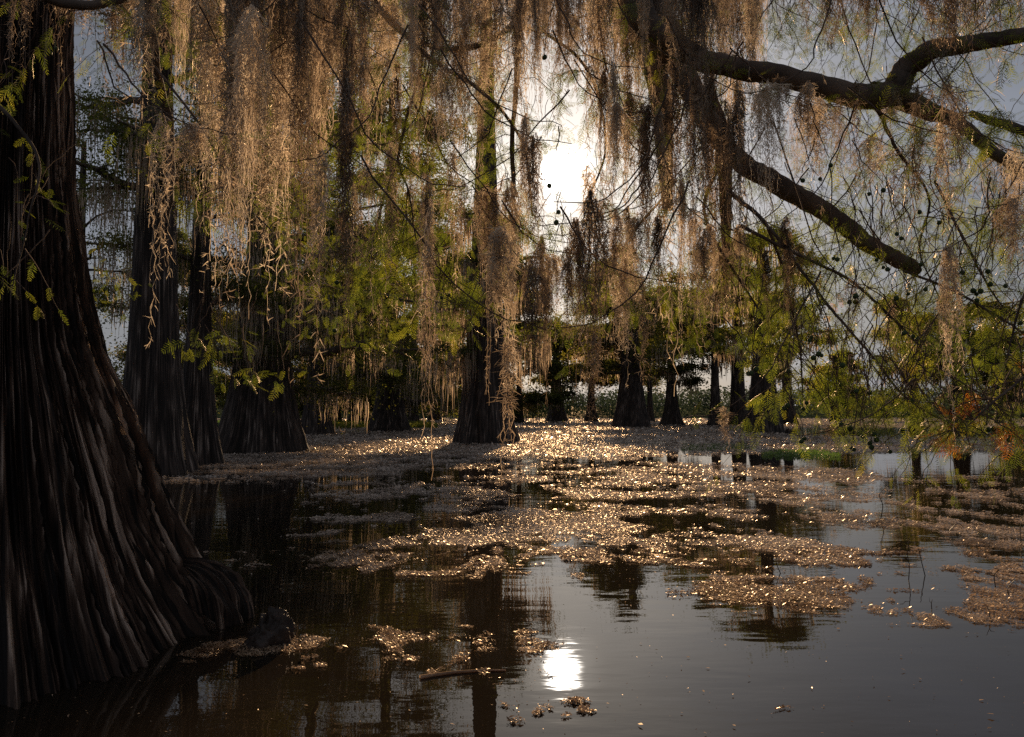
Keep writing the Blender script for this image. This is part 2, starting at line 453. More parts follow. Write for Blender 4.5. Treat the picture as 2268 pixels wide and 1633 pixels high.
# ------------------------------------------------------------------ spanish moss
def moss_geo(L, W, n_lock, n_ax, n_ten, th=.0022, tl=(.03, .08), seed=0, curl=1.0, sides=2, lock_w=.022, short=.35, top=.3):
    """a hanging festoon: a bunch of locks, each a few wandering strands set with curled tendrils.
    W half width of the bunch, lock_w half width of one lock"""
    r_ = np.random.default_rng(seed)
    g = Geo()
    K = max(14, int(L / .04)); t = np.linspace(0, 1, K)
    allax = []
    for k in range(n_lock):
        a = r_.uniform(0, 2 * PI); rad = math.sqrt(r_.uniform(0, 1)) * W
        lx, ly = rad * math.cos(a), rad * math.sin(a) * .7
        far = rad / max(W, 1e-6)
        Lk = L * np.clip(r_.uniform(short, 1.0) * (1.05 - .45 * far), .15, 1)
        z0 = -r_.uniform(0, .25) * L * r_.random()
        if k == 0: Lk = L; z0 = 0
        cxp = lx * (top + (1 - top) * np.minimum(1, t * 3.5)) * (1 - .35 * t) + np.cumsum(r_.normal(0, .0045 * curl, K)) + .012 * np.sin(t * L * 7 + r_.uniform(0, 6))
        cyp = ly * (top + (1 - top) * np.minimum(1, t * 3.5)) * (1 - .35 * t) + np.cumsum(r_.normal(0, .0045 * curl, K))
        na = max(2, int(n_ax / n_lock * r_.uniform(.6, 1.4)))
        lw = lock_w * r_.uniform(.6, 1.5)
        fr = r_.uniform(.45, 1.0, (na, 1)); fr[0] = 1
        off = r_.normal(0, lw, (na, 2)) * (1.15 - fr)
        env = np.clip(.35 + 3 * t, 0, 1) * np.clip(1.25 - t, .12, 1)
        fq = r_.uniform(35, 80, (na, 1)); zz = z0 - t[None] * Lk * fr
        wb = .007 * curl
        X = cxp[None] + off[:, :1] * env + wb * np.sin(zz * fq + r_.uniform(0, 6, (na, 1))) + np.cumsum(r_.normal(0, .0035 * curl, (na, K)), 1)
        Y = cyp[None] + off[:, 1:] * env + wb * np.cos(zz * fq + r_.uniform(0, 6, (na, 1))) + np.cumsum(r_.normal(0, .0035 * curl, (na, K)), 1)
        allax.append(np.stack([X, Y, zz], -1))
    ax = np.concatenate(allax); n = len(ax)
    g.add(*tubes(ax, th * (1.1 - .55 * t)[None] * np.ones((n, 1)), sides))
    ai = r_.integers(0, n, n_ten); ti = r_.uniform(0.0, .995, n_ten) * (K - 1)
    i0 = ti.astype(int); f = (ti - i0)[:, None]
    base = ax[ai, i0] * (1 - f) + ax[ai, i0 + 1] * f
    a = r_.uniform(0, 2 * PI, n_ten); dz = r_.uniform(-1.6, .3, n_ten)
    d = unit(np.stack([np.cos(a), np.sin(a), dz], -1))
    bendv = unit(r_.normal(size=(n_ten, 3)) + np.array([0, 0, -.4])) * r_.uniform(.25, 1.1, (n_ten, 1)) * curl
    ln = r_.uniform(tl[0], tl[1], (n_ten, 1)) * (1.1 - .3 * ti[:, None] / K)
    s = np.linspace(0, 1, 5)[None, :, None]
    ten = base[:, None] + ln[:, None] * (d[:, None] * s + bendv[:, None] * s ** 2 * .7)
    g.add(*tubes(ten, th * np.array([.95, .9, .8, .6, .25])[None] * np.ones((n_ten, 1)), sides))
    nf = n_ten // 2; s2 = r_.integers(0, n_ten, nf)
    b2 = ten[s2, 2]; d2 = unit(d[s2] + r_.normal(0, .8, (nf, 3))); l2 = ln[s2] * .6
    t2 = b2[:, None] + l2[:, None] * (d2[:, None] * s + unit(r_.normal(size=(nf, 3)))[:, None] * .5 * s ** 2)
    g.add(*tubes(t2, th * np.array([.85, .8, .7, .5, .2])[None] * np.ones((nf, 1)), sides))
    return g

# ------------------------------------------------------------------ cypress trees of the middle distance
def leaf_cards(centers, sizes, n_each, L=.12, Wd=.035, flat=.7):
    """many small leaf tufts around clump centres"""
    m = len(centers) * n_each
    c = np.repeat(centers, n_each, 0); s = np.repeat(sizes, n_each)
    off = rng.normal(size=(m, 3)); off = off * (np.abs(rng.normal(0, .55, (m, 1))) + .15)
    pos = c + off * s[:, None] * np.array([1, 1, flat])
    d = unit(rng.normal(size=(m, 3)) * np.array([1, 1, .55]) + np.array([0, 0, -.25]))
    n_ = unit(np.cross(d, unit(rng.normal(size=(m, 3)))))
    l = L * rng.uniform(.6, 1.4, (m, 1)); w = Wd * rng.uniform(.6, 1.3, (m, 1))
    V = np.stack([pos, pos + d * l * .5 - n_ * w, pos + d * l + np.array([0, 0, -.02]), pos + d * l * .5 + n_ * w], 1)
    return V.reshape(-1, 3), np.arange(m * 4).reshape(-1, 4)

def moss_strips(tops, lens, wid, n_each=5, spread=.12):
    """ragged hanging strips for moss seen from afar"""
    m = len(tops) * n_each
    tp = np.repeat(tops, n_each, 0) + rng.normal(0, 1, (m, 3)) * spread * np.array([1, 1, .4])
    ln = np.repeat(lens, n_each) * rng.uniform(.35, 1.1, m)
    K = 7; s = np.linspace(0, 1, K)
    wx = np.cumsum(rng.normal(0, .02, (m, K)), 1); wy = np.cumsum(rng.normal(0, .02, (m, K)), 1)
    pts = np.stack([tp[:, :1] + wx, tp[:, 1:2] + wy, tp[:, 2:] - ln[:, None] * s], -1)
    w = wid * rng.uniform(.4, 1.3, (m, 1)) * np.array([.7, 1, .9, .8, .6, .4, .12])[None] * rng.uniform(.6, 1.3, (m, K))
    return tubes(pts, w, 2)

def cypress(x, y, w_top, w_base, H, label, seed, crown=(.3, 1.0), spread=4.0, n_limb=16, leaves=12000, moss=90,
            lean=0.0, flare=.9, leafmat='leaf_far', group='cypress trees standing in the swamp', fork=None, loc=None,
            leaf_scale=1.0, moss_len=(.6, 2.2), az_bias=None, mossw=1.0, lobes=8, depth=.2):
    global rng
    rng = np.random.default_rng(seed)
    b = G(x, y) if loc is None else np.array(loc, float)
    d = b[1]; k = d / F
    rt = w_top * k / 2; rb = w_base * k / 2
    root = empty('bald_cypress', b, label, 'tree', group)
    fh = flare * rb * 1.6
    def prof(Z):
        Zc = np.maximum(Z, 0)
        return rt * (1 - .72 * np.clip(Zc / H, 0, 1) ** 1.2) + (rb - rt) * np.exp(-(Zc / fh) ** .9) * (1 + .0 * Z)
    V, Fq = fluted(0, 0, prof, H, 110 if d < 60 else 48, 90 if d < 60 else 40, lobes, depth, seed, (lean, 0), bark=.012 * rt / .5, fl_h=fh * 1.3)
    gt = Geo(); gt.add(V, Fq)
    limb_pts = []
    tw = Geo()
    cl_c = []; cl_s = []; mt = []; ml = []
    def add_limb(p0, az, L, r0, rise, sub=True):
        K = 9; s = np.linspace(0, 1, K)
        dirx, diry = math.cos(az), math.sin(az)
        jit = np.cumsum(rng.normal(0, L * .025, (K, 3)), 0); jit[0] = 0
        z = rise * L * (s - .75 * s ** 2)
        pts = np.stack([p0[0] + dirx * L * s, p0[1] + diry * L * s, p0[2] + z], -1) + jit
        tw.add(*tubes(pts[None], (r0 * (1 - .85 * s) + .004)[None], 6))
        return pts
    for i in range(n_limb):
        h = H * (crown[0] + (crown[1] - crown[0]) * (i + rng.uniform(0, 1)) / n_limb); h = min(h, H * .98)
        q = (h / H - crown[0]) / max(.05, crown[1] - crown[0])
        L = spread * (.55 + .6 * math.sin(PI * min(1, .25 + q * .75))) * rng.uniform(.6, 1.15)
        az = rng.uniform(0, 2 * PI) if az_bias is None or rng.random() < .4 else az_bias + rng.normal(0, .5)
        pts = add_limb(np.array([lean * h, 0, h]), az, L, max(.02, rt * .28 * (1 - .6 * h / H)), rng.uniform(.1, .7))
        for j in range(rng.integers(5, 9)):
            s = rng.uniform(.2, .97); p = pts[int(s * 8)]
            l2 = L * rng.uniform(.18, .42)
            sub = add_limb(p, az + rng.choice([-1, 1]) * rng.uniform(.4, 1.3), l2, max(.01, rt * .08), rng.uniform(-.2, .4))
            for q_ in (3, 5, 7, 8):
                if rng.random() < .8: cl_c.append(sub[q_] + rng.normal(0, .1, 3)); cl_s.append(l2 * rng.uniform(.22, .42))
            if rng.random() < .9:
                q_ = rng.integers(2, 8); mt.append(sub[q_]); ml.append(rng.uniform(*moss_len))
        for q_ in range(2, 9, 2):
            mt.append(pts[q_]); ml.append(rng.uniform(*moss_len))
    crest(gt.build('trunk', M['bark_mid'], root, smooth=False))
    tw.build('limbs', M['limb'], root)
    cl_c = np.array(cl_c); cl_s = np.array(cl_s)
    if leaves:
        gf = Geo(); ls = leaf_scale * max(.072, min(.5, d * .0034)); leaves = leaves * (1.9 if d < 35 else 1)
        gf.add(*leaf_cards(cl_c, cl_s * 1.25 + .2, max(6, int(leaves * 2.0) // len(cl_c)), ls, ls * .30))
        gf.build('foliage', M[leafmat], root)
    if moss:
        idx = rng.permutation(len(mt))[:moss]; mt = np.array(mt)[idx]; ml = np.array(ml)[idx]
        ml = np.minimum(ml, np.maximum(.2, mt[:, 2] - .35))
        gm = Geo(); gm.add(*moss_strips(mt, ml, mossw * max(.012, d * .0008), 14, .16 + d * .002))
        gm.build('hanging_moss', M['moss_far'], root)
    return root
# ------------------------------------------------------------------ the great cypress at the left edge
def great_trunk():
    cx, cy = -3.45, 4.75
    root = empty('bald_cypress', (cx, cy, 0), 'huge bald cypress with deeply fluted shaggy trunk filling the left edge', 'tree', 'cypress trees standing in the swamp')
    zs = np.array([-.3, 0, .33, .7, 1.0, 1.84, 2.2, 3.0, 4.0, 6, 9, 13])
    rs = np.array([1.62, 1.44, 1.21, 1.02, .92, .59, .51, .39, .345, .33, .31, .25])
    prof = lambda Z: np.interp(Z, zs, rs)
    V, Fq = fluted(0, 0, prof, 12, 2100, 420, 10, .20, 5, (0, 0), bark=.05, fl_h=5.0, bot=-.3, stretch=1.3)
    g = Geo(); g.add(V, Fq); crest(g.build('trunk', M['bark'], root))
    # the swollen rear root that stands out to the right
    b = G(470, 1385) - np.array([cx, cy, 0])
    n, m = 160, 80
    A_ = np.linspace(0, 2 * PI, n, endpoint=False); T_ = np.linspace(0, 1, m); T_, A_ = np.meshgrid(T_, A_, indexing='ij')
    r = np.cos(T_ * PI / 2) ** .5
    q = 1 + .5 * (fbm(np.cos(A_) * 1.8 + 5, np.sin(A_) * 1.8 + T_ * 2 + 5, 5, 13) - .5) + .10 * (fbm(A_ * 9, T_ * 1.2, 3, 14) - .5) + .04 * (fbm(A_ * 30, T_ * 3, 2, 15) - .5)
    rid = fbm(A_ * 14, T_ * 1.6, 3, 17)
    q = q + .22 * (rid - .5)
    V = np.stack([b[0] - .16 + .34 * r * q * np.cos(A_) - .22 * T_ ** 1.5, b[1] + .12 + .30 * r * q * np.sin(A_) + .05 * T_, -.05 + .42 * np.sin(T_ * PI / 2) ** .9 * (.6 + .4 * q)], -1).reshape(-1, 3)
    global CREST, ALONG
    CREST = np.clip((rid - .45) * 2.5 * (1 - .6 * T_), 0, 1).ravel().astype(np.float32); ALONG = np.stack([A_ * .36, T_ * .5, 0 * T_], -1).reshape(-1, 3)
    i = np.arange(m - 1)[:, None] * n; j = np.arange(n)[None]
    g = Geo(); g.add(V, np.stack([i + j, i + (j + 1) % n, i + n + (j + 1) % n, i + n + j], -1).reshape(-1, 4)); crest(g.build('root_knob', M['bark'], root))
    # high limbs
    tw = Geo()
    for k in range(9):
        z = rng.uniform(4.5, 11); az = rng.uniform(-.6, 3.6); L = rng.uniform(1.5, 4)
        s = np.linspace(0, 1, 9)
        pts = np.stack([math.cos(az) * L * s, math.sin(az) * L * s, z + L * .3 * s], -1) + np.cumsum(rng.normal(0, .04, (9, 3)), 0)
        tw.add(*tubes(pts[None], (.07 * (1 - .8 * s))[None], 8))
    tw.build('limbs', M['limb'], root)
    return root, (cx, cy)
great, GXY = great_trunk()

# ------------------------------------------------------------------ trees standing in the water
# x, y of the waterline, trunk width above the flare, width at the waterline, height ...
TREES = [
 dict(x=338, y=1047, w_top=108, w_base=170, H=15, lean=-.02, label='tall grey-barked cypress just behind the huge left trunk', seed=21, crown=(.42, 1), spread=3.6, n_limb=14, leaves=9000, moss=110, flare=1.0, lobes=10),
 dict(x=432, y=1028, w_top=52, w_base=112, H=14, label='slim dark cypress with split flared base, second behind the huge left trunk', seed=22, crown=(.3, 1), spread=3.2, n_limb=14, leaves=9000, moss=120, flare=1.5, leafmat='leaf_dark'),
 dict(x=578, y=997, w_top=95, w_base=196, H=17, label='cypress with very broad black skirted base and moss over it, left of centre', seed=23, crown=(.10, 1), spread=4.6, n_limb=26, leaves=24000, moss=240, flare=1.1, leafmat='leaf_dark', moss_len=(.6, 1.6)),
 dict(x=1072, y=981, w_top=72, w_base=138, H=23, label='big dark cypress column at the centre with flared base and knee beside it', seed=24, crown=(.16, .5), spread=3.0, n_limb=22, leaves=9000, moss=220, flare=1.6, lean=.004, moss_len=(.8, 2.6)),
 dict(x=160, y=1000, w_top=34, w_base=70, H=12, label='bare-limbed thin cypress seen in the sky gap beside the huge trunk', seed=25, crown=(.2, 1), spread=3.4, n_limb=16, leaves=2600, moss=60, lean=.0, leafmat='leaf_far'),
 dict(x=700, y=962, w_top=40, w_base=82, H=29, label='shaded cypress behind thick foliage between the skirted base and the rope of moss', seed=26, crown=(.10, 1), spread=8.0, n_limb=40, leaves=40000, moss=300, leafmat='leaf_dark'),
 dict(x=860, y=955, w_top=44, w_base=96, H=30, label='dark bushy cypress with foliage down to the water, left of the centre column', seed=27, crown=(.08, 1), spread=8.0, n_limb=42, leaves=42000, moss=300, leafmat='leaf_dark'),
 dict(x=1232, y=934, w_top=24, w_base=52, H=20, label='slender cypress with forked top standing in the sun glitter', seed=28, crown=(.3, .9), spread=7.5, n_limb=20, leaves=10000, moss=120, leafmat='leaf_dark'),
 dict(x=1398, y=946, w_top=48, w_base=88, H=20, label='stout dark cypress behind the curtain with two knees at its left', seed=29, crown=(.30, .92), spread=6.5, n_limb=24, leaves=20000, moss=200, leafmat='leaf_dark'),
 dict(x=1488, y=942, w_top=20, w_base=54, H=17, label='thin cypress with mossy low boughs, between the stout one and the open gap', seed=30, crown=(.30, 1), spread=6, n_limb=20, leaves=12000, moss=160, leafmat='leaf_dark'),
 dict(x=1584, y=943, w_top=19, w_base=42, H=22, label='narrow straight cypress at the left of a close pair in front of the bright gap', seed=31, crown=(.45, 1), spread=6, n_limb=16, leaves=9000, moss=110, lean=.01),
 dict(x=1636, y=942, w_top=32, w_base=46, H=22, label='parallel-sided pale-streaked cypress, right one of the close pair', seed=32, crown=(.38, 1), spread=6.5, n_limb=18, leaves=10000, moss=130, flare=1.0),
 dict(x=1694, y=958, w_top=31, w_base=88, H=16, label='cypress with wide bell-shaped foot on the open water right of the pair', seed=33, crown=(.36, 1), spread=4.2, n_limb=18, leaves=11000, moss=140, flare=1.9),
 dict(x=1745, y=940, w_top=16, w_base=46, H=19, label='small cypress behind the bell-footed one, its base like a tent', seed=34, crown=(.36, 1), spread=6, n_limb=18, leaves=12000, moss=150, flare=1.4),
 dict(x=2028, y=946, w_top=20, w_base=36, H=14, label='lone thin cypress behind the drooping green bough at the right', seed=35, crown=(.40, 1), spread=3.6, n_limb=16, leaves=7000, moss=110, lean=-.02),
 dict(x=2128, y=950, w_top=34, w_base=58, H=11.5, label='spreading cypress with layered dark crown near the right edge', seed=36, crown=(.36, 1), spread=6.6, n_limb=24, leaves=17000, moss=200, leafmat='leaf_dark'),
 dict(x=2215, y=938, w_top=12, w_base=24, H=10.5, label='faint thin cypress between the layered crown and the right edge', seed=37, crown=(.3, 1), spread=4.5, n_limb=12, leaves=5000, moss=80),
 dict(x=516, y=931, w_top=14, w_base=30, H=17, label='tiny far cypress in the gap left of the skirted base', seed=38, crown=(.15, 1), spread=7, n_limb=18, leaves=14000, moss=100, leafmat='leaf_dark'),
 dict(x=797, y=936, w_top=24, w_base=56, H=18, label='far squat-footed cypress behind the green islet at left', seed=39, crown=(.1, 1), spread=8, n_limb=22, leaves=20000, moss=130, leafmat='leaf_dark'),
 dict(x=964, y=932, w_top=15, w_base=34, H=18, label='far cypress stem seen low between islet and centre column', seed=40, crown=(.12, 1), spread=8, n_limb=22, leaves=20000, moss=130, leafmat='leaf_dark'),
 dict(x=1310, y=934, w_top=16, w_base=34, H=19, label='far dark cypress foot right behind the dark moss rope', seed=41, crown=(.32, .9), spread=7, n_limb=18, leaves=11000, moss=110, leafmat='leaf_dark'),
 dict(x=610, y=940, w_top=14, w_base=28, H=26, label='tall leafy cypress at the back, rising behind the skirted base', seed=51, crown=(.05, 1), spread=9, n_limb=26, leaves=26000, moss=120, leafmat='leaf_dark'),
 dict(x=430, y=942, w_top=14, w_base=28, H=24, label='leafy cypress at the back, behind the split flared base', seed=52, crown=(.05, 1), spread=9, n_limb=26, leaves=26000, moss=120, leafmat='leaf_dark'),
 dict(x=915, y=940, w_top=16, w_base=32, H=27, label='tallest leafy cypress at the back, above the right end of the green islet', seed=53, crown=(.05, 1), spread=9, n_limb=26, leaves=26000, moss=120, leafmat='leaf_dark'),
 dict(x=1045, y=938, w_top=14, w_base=28, H=26, label='leafy cypress at the back, just left of the centre column', seed=54, crown=(.05, 1), spread=9, n_limb=26, leaves=26000, moss=120, leafmat='leaf_dark'),
 dict(x=1150, y=937, w_top=13, w_base=26, H=24, label='leafy cypress at the back, just right of the centre column', seed=55, crown=(.05, 1), spread=9, n_limb=26, leaves=26000, moss=120, leafmat='leaf_dark'),
 dict(x=745, y=938, w_top=14, w_base=28, H=27, label='leafy cypress at the back, above the left end of the green islet', seed=56, crown=(.05, 1), spread=9, n_limb=26, leaves=26000, moss=120, leafmat='leaf_dark'),
 dict(x=1440, y=935, w_top=12, w_base=24, H=24, label='leafy cypress at the back, behind the stout dark one', seed=58, crown=(.3, 1), spread=9, n_limb=26, leaves=26000, moss=120, leafmat='leaf_dark'),
 dict(x=1850, y=934, w_top=14, w_base=28, H=13, label='far small cypress hidden behind the green sprays of the right bough', seed=42, crown=(.2, 1), spread=6, n_limb=18, leaves=11000, moss=110),
]
for t in TREES: cypress(**t)
rng = np.random.default_rng(77)

# far wooded shore
def far_woods():
    g = Geo(); n = 150000
    nc = 900
    X = rng.uniform(-330, 330, nc); Y = 235 + rng.uniform(-12, 40, nc) + np.abs(X) * .05
    top = 8.0 + 5 * fbm(X / 40 + 9, Y * 0, 3, 5) + 2.2 * np.exp(-((X - 170) / 60) ** 2)
    R = rng.uniform(2.5, 5, nc)
    c = rng.integers(0, nc, n)
    v = unit(rng.normal(size=(n, 3))) * rng.uniform(.5, 1, (n, 1)) ** .5
    pos = np.stack([X[c] + v[:, 0] * R[c] * 1.2, Y[c] + v[:, 1] * R[c], np.maximum(.2, top[c] * rng.uniform(.25, 1, n) ** .7 - 2 + v[:, 2] * 2.2)], -1)
    d = unit(rng.normal(size=(n, 3))); e = unit(np.cross(d, rng.normal(size=(n, 3))))
    l = rng.uniform(.25, .6, (n, 1))
    V = np.stack([pos - d * l, pos - e * l * .6, pos + d * l, pos + e * l * .6], 1).reshape(-1, 3)
    g.add(V, np.arange(n * 4).reshape(-1, 4))
    tag(g.build('far_woods', M['woods']), 'low wooded far shore closing the lake behind the trees', 'woods', kind='stuff')
    # the shore they stand on
    g = Geo(); k = 60; xs = np.linspace(-1400, 1400, k)
    rows = [(232, -.2), (240, .6), (320, 5.0), (700, 10), (2000, 12)]
    V = np.array([[x, y0 + abs(x) * .05, z] for (y0, z) in rows for x in xs])
    i = np.arange(len(rows) - 1)[:, None] * k; j = np.arange(k - 1)[None]
    g.add(V, np.stack([i + j, i + j + 1, i + k + j + 1, i + k + j], -1).reshape(-1, 4))
    tag(g.build('hills', M['woods']), kind='structure')
far_woods()

# ------------------------------------------------------------------ knees and the stump
def knee(x, y, h_px, w_px, label):
    b = G(x, y); k = b[1] / F; h = h_px * k; w = w_px * k / 2
    V, Fq = fluted(0, 0, lambda Z: w * (1 - .8 * np.clip(Z / h, 0, 1) ** .8) * np.where(Z > h * .97, .25, 1), h, 40, 26, 4, .15, int(x), (rng.normal(0, .1), 0), bark=.008, fl_h=h, bot=-.1)
    top = V[-40:].mean(0); n = len(V)
    V = np.vstack([V, top + (0, 0, .01)])
    tri = np.stack([np.arange(n - 40, n), np.r_[np.arange(n - 39, n), n - 40], np.full(40, n)], -1)
    me = Geo(); me.add(V, Fq); me.F.append(tri)
    o = crest(me.build('cypress_knee', M['bark_mid'])); o.location = [float(a) for a in b]
    tag(o, label, 'cypress knee', 'cypress knees poking from the water')
knee(1144, 978, 30, 16, 'pointed knee close against the right foot of the centre column')
knee(474, 990, 34, 18, 'rounded knee between the split base and the skirted base')
knee(492, 1001, 14, 16, 'low knee at the left toe of the skirted base')
knee(1362, 942, 14, 7, 'left knee of the pair beside the stout dark cypress')
knee(1371, 942, 17, 7, 'right knee of the pair beside the stout dark cypress')
knee(1766, 943, 8, 12, 'tiny knee at the right foot of the tent-based cypress')

def stump():
    b = G(592, 1425); g = Geo()
    n = 60; m = 30
    a = np.linspace(0, 2 * PI, n, endpoint=False); t = np.linspace(0, 1, m)
    T, A = np.meshgrid(t, a, indexing='ij')
    r = np.cos(T * PI / 2) ** .55
    nz = 1 + 1.0 * (fbm(np.cos(A) * 2.5 + 5, np.sin(A) * 2.5 + T * 4 + 5, 5, 3) - .5)
    V = np.stack([.155 * r * nz * np.cos(A) , .11 * r * nz * np.sin(A), -.03 + .175 * np.sin(T * PI / 2) ** .8 * (nz + .15 * np.cos(A))], -1).reshape(-1, 3)
    i = np.arange(m - 1)[:, None] * n; j = np.arange(n)[None]
    g.add(V, np.stack([i + j, i + (j + 1) % n, i + n + (j + 1) % n, i + n + j], -1).reshape(-1, 4))
    o = g.build('stump', M['stump']); o.location = [float(q) for q in b]
    tag(o, 'black wet stump just above the water beside the huge left trunk', 'stump')
stump()

# ------------------------------------------------------------------ floating mats
# ellipses in the picture: cx, cy, rx, ry, density
MATS = [(1400, 935, 900, 10, .9), (1750, 1150, 560, 85, .46), (1150, 1100, 380, 60, .5), (2120, 1250, 230, 90, .52), (950, 1200, 260, 60, .5), (1200, 975, 420, 32, 1.0), (1650, 985, 700, 14, .85), (700, 1030, 270, 20, .9), (840, 975, 330, 12, .9),
        (560, 1060, 190, 12, .4), (1030, 1012, 320, 14, .8), (1480, 1055, 330, 22, .95), (1640, 1055, 260, 16, .9), (2000, 1060, 200, 6, .4), (1180, 1100, 200, 24, .75),
        (1010, 1150, 230, 26, .7), (850, 1150, 190, 16, .35), (900, 1185, 200, 30, .8), (1080, 1185, 170, 26, .6), (1250, 1160, 200, 22, .7), (1100, 1225, 220, 18, .45),
        (1400, 1135, 200, 22, .45), (1500, 1180, 230, 14, .55), (1330, 1195, 140, 12, .4), (1650, 1100, 200, 12, .5), (1750, 1120, 110, 12, .7), (1900, 1165, 250, 14, .5), (1720, 1205, 180, 16, .7),
        (2050, 1205, 260, 20, .6), (2180, 1130, 170, 10, .35), (2150, 1260, 200, 18, .7), (2040, 1310, 130, 12, .6), (2190, 1360, 120, 26, .75), (1730, 1310, 165, 30, .95),
        (2080, 1262, 160, 26, .7), (1860, 1165, 60, 7, 1.0), (2200, 1330, 90, 30, .6), (960, 1430, 180, 26, .95), (870, 1465, 90, 30, .6), (1030, 1480, 130, 26, .8), (600, 1440, 110, 26, .5), (760, 1420, 70, 12, .35),
        (1215, 1560, 90, 12, 1.2), (1150, 1590, 30, 10, .6), (470, 1222, 40, 6, .6), (500, 1240, 40, 4, .4), (530, 1254, 22, 3, .9), (1580, 1300, 110, 6, .3), (1450, 1240, 120, 14, .3),
        (1760, 1565, 22, 4, .5), (370, 1460, 30, 6, .4), (1290, 1275, 40, 14, .2), (1650, 1397 - 40, 60, 4, .1)]
def mat_density(px, py):
    D = np.zeros_like(px); s_ = np.clip((py - 900) / 500, .12, 1)
    ox = 150 * s_ * (fbm(px / 90 / s_ + 3, py / 22 / s_, 4, 71) - .5) * 2; oy = 34 * s_ * (fbm(px / 70 / s_ + 3, py / 20 / s_, 4, 72) - .5) * 2
    px = px + ox; py = py + oy
    for cx, cy, rx, ry, w in MATS:
        q = ((px - cx) / rx) ** 2 + ((py - cy) / ry) ** 2
        D = np.maximum(D, w * np.clip(1.9 - q, 0, 1.1) ** .6)
    return D
def to_px(X, Y):
    rz = -CAM_H * np.ones_like(X); fw = Y * CP + rz * SP; up = -Y * SP + rz * CP
    return 1134 + F * X / fw, 816.5 - F * up / fw
def floaters(name, n, ylo, yhi, size_px, mat, label, cat, minsize=.006, thr=.5, bias=.0, lift=1.0, aspect=.45, only=None):
    px = rng.uniform(-40, 2310, n); py = ylo + (yhi - ylo) * rng.uniform(0, 1, n)
    # seen position -> water
    u = (px - 1134) / F; v = (816.5 - py) / F
    ry = CP - v * SP; rz = SP + v * CP; k = -CAM_H / rz
    X = u * k; Y = ry * k
    D = mat_density(px, py) if only is None else only(px, py)
    wx = X + 1.2 * (fbm(X * .8, Y * .8, 3, 61) - .5); wy = Y + 1.2 * (fbm(X * .8 + 9, Y * .8, 3, 62) - .5)
    nz = fbm(wx * 1.3 + 40, wy * 1.3 + 11, 5, 9) * .65 + fbm(X * .25 + 3, Y * .12 + 3, 3, 2) * .35
    nz = np.clip((nz - .50) * 7.0 + .5, 0, 1)
    fine = fbm(X * 7 + 4, Y * 5 + 4, 3, 31)
    keep = (D * (.05 + .12 * np.clip((D - .72) / .2, 0, 1) + (1.15 - .1 * np.clip((D - .72) / .2, 0, 1)) * nz) > thr + (fine - .5) * 1.3 + rng.normal(0, .07, n)) & (D > .04) | (rng.random(n) < .0006)
    X, Y, k = X[keep], Y[keep], k[keep]; m = len(X)
    s = np.maximum(minsize, size_px * np.abs(Y) / F) * np.clip(rng.lognormal(-.15, .5, m), .3, 3)
    a = rng.uniform(0, 2 * PI, m)
    tilt = rng.normal(0, .28 * lift, (m, 2))
    d = np.stack([np.cos(a), np.sin(a), tilt[:, 0]], -1); e = np.stack([-np.sin(a), np.cos(a), tilt[:, 1]], -1)
    pos = np.stack([X, Y, .003 + np.abs(rng.normal(0, .003, m)) + np.abs(tilt).sum(1) * s * .5 + np.minimum(.03, s * .25) * rng.uniform(0, 1, m)], -1)
    L = s[:, None]; W_ = s[:, None] * aspect * rng.uniform(.5, 1.3, (m, 1))
    b1 = rng.uniform(-.3, .3, (m, 1))
    V = np.stack([pos - d * L, pos + d * L * b1 - e * W_, pos + d * L, pos - d * L * b1 + e * W_], 1)
    V[:, 1, 2] += (s * .12); V[:, 3, 2] += (s * .12)
    g = Geo(); g.add(V.reshape(-1, 3), np.arange(m * 4).reshape(-1, 4))
    print(name, m)
    return tag(g.build(name, mat), label, cat, kind='stuff')
floaters('duckweed', 600000, 925, 1010, 1.6, M['duck_far'], 'tan and pinkish duckweed carpeting the far water in long bands', 'duckweed', thr=.28, lift=1.1)
floaters('floating_leaves', 1000000, 1005, 1290, 1.8, M['duck'], 'broken rafts of small floating leaves in the middle water', 'floating leaves', thr=.49, lift=1.0)
floaters('leaf_litter', 750000, 1215, 1633, 2.0, M['litter'], 'glinting brown leaf litter in loose rafts on the near water', 'leaf litter', thr=.36, lift=1.0)

# water plants with small upright leaves
def green_tuft(name, px0, px1, py0, py1, n, h, label, mat='pond_green', cat='water plants'):
    px = rng.uniform(px0, px1, n); py = rng.uniform(py0, py1, n)
    q = 1 - ((px - (px0 + px1) / 2) / ((px1 - px0) / 2)) ** 2
    keep = fbm(px / 22, py / 5, 3, 4) + .25 * q > .52; px, py = px[keep], py[keep]
    pts = np.array([G(a, b) for a, b in zip(px, py)]); m = len(pts)
    d = unit(rng.normal(0, .7, (m, 3)) + np.array([0, 0, 1.0])); e = unit(np.cross(d, rng.normal(size=(m, 3))))
    l = h * rng.uniform(.4, 1.2, (m, 1)); w = l * .22
    off = rng.normal(0, h * .3, (m, 3)) * np.array([1, 1, 0])
    p = pts + off + np.array([0, 0, .002]) + np.abs(rng.normal(0, h * .3, (m, 1))) * np.array([[0, 0, 1]])
    V = np.stack([p, p + d * l * .5 - e * w, p + d * l, p + d * l * .5 + e * w], 1).reshape(-1, 3)
    g = Geo(); g.add(V, np.arange(m * 4).reshape(-1, 4))
    tag(g.build(name, M[mat]), label, cat, kind='stuff')
green_tuft('water_plants', 1690, 1860, 1000, 1014, 2600, .09, 'bright green water plants in a strip before the bell-footed cypress')
green_tuft('water_plants', 1510, 1660, 984, 1000, 1800, .07, 'sparse green water plants on the mat right of the sun glitter')
green_tuft('water_plants', 640, 965, 938, 950, 9000, .45, 'low green islet of water plants behind the skirted base', 'leaf_far')
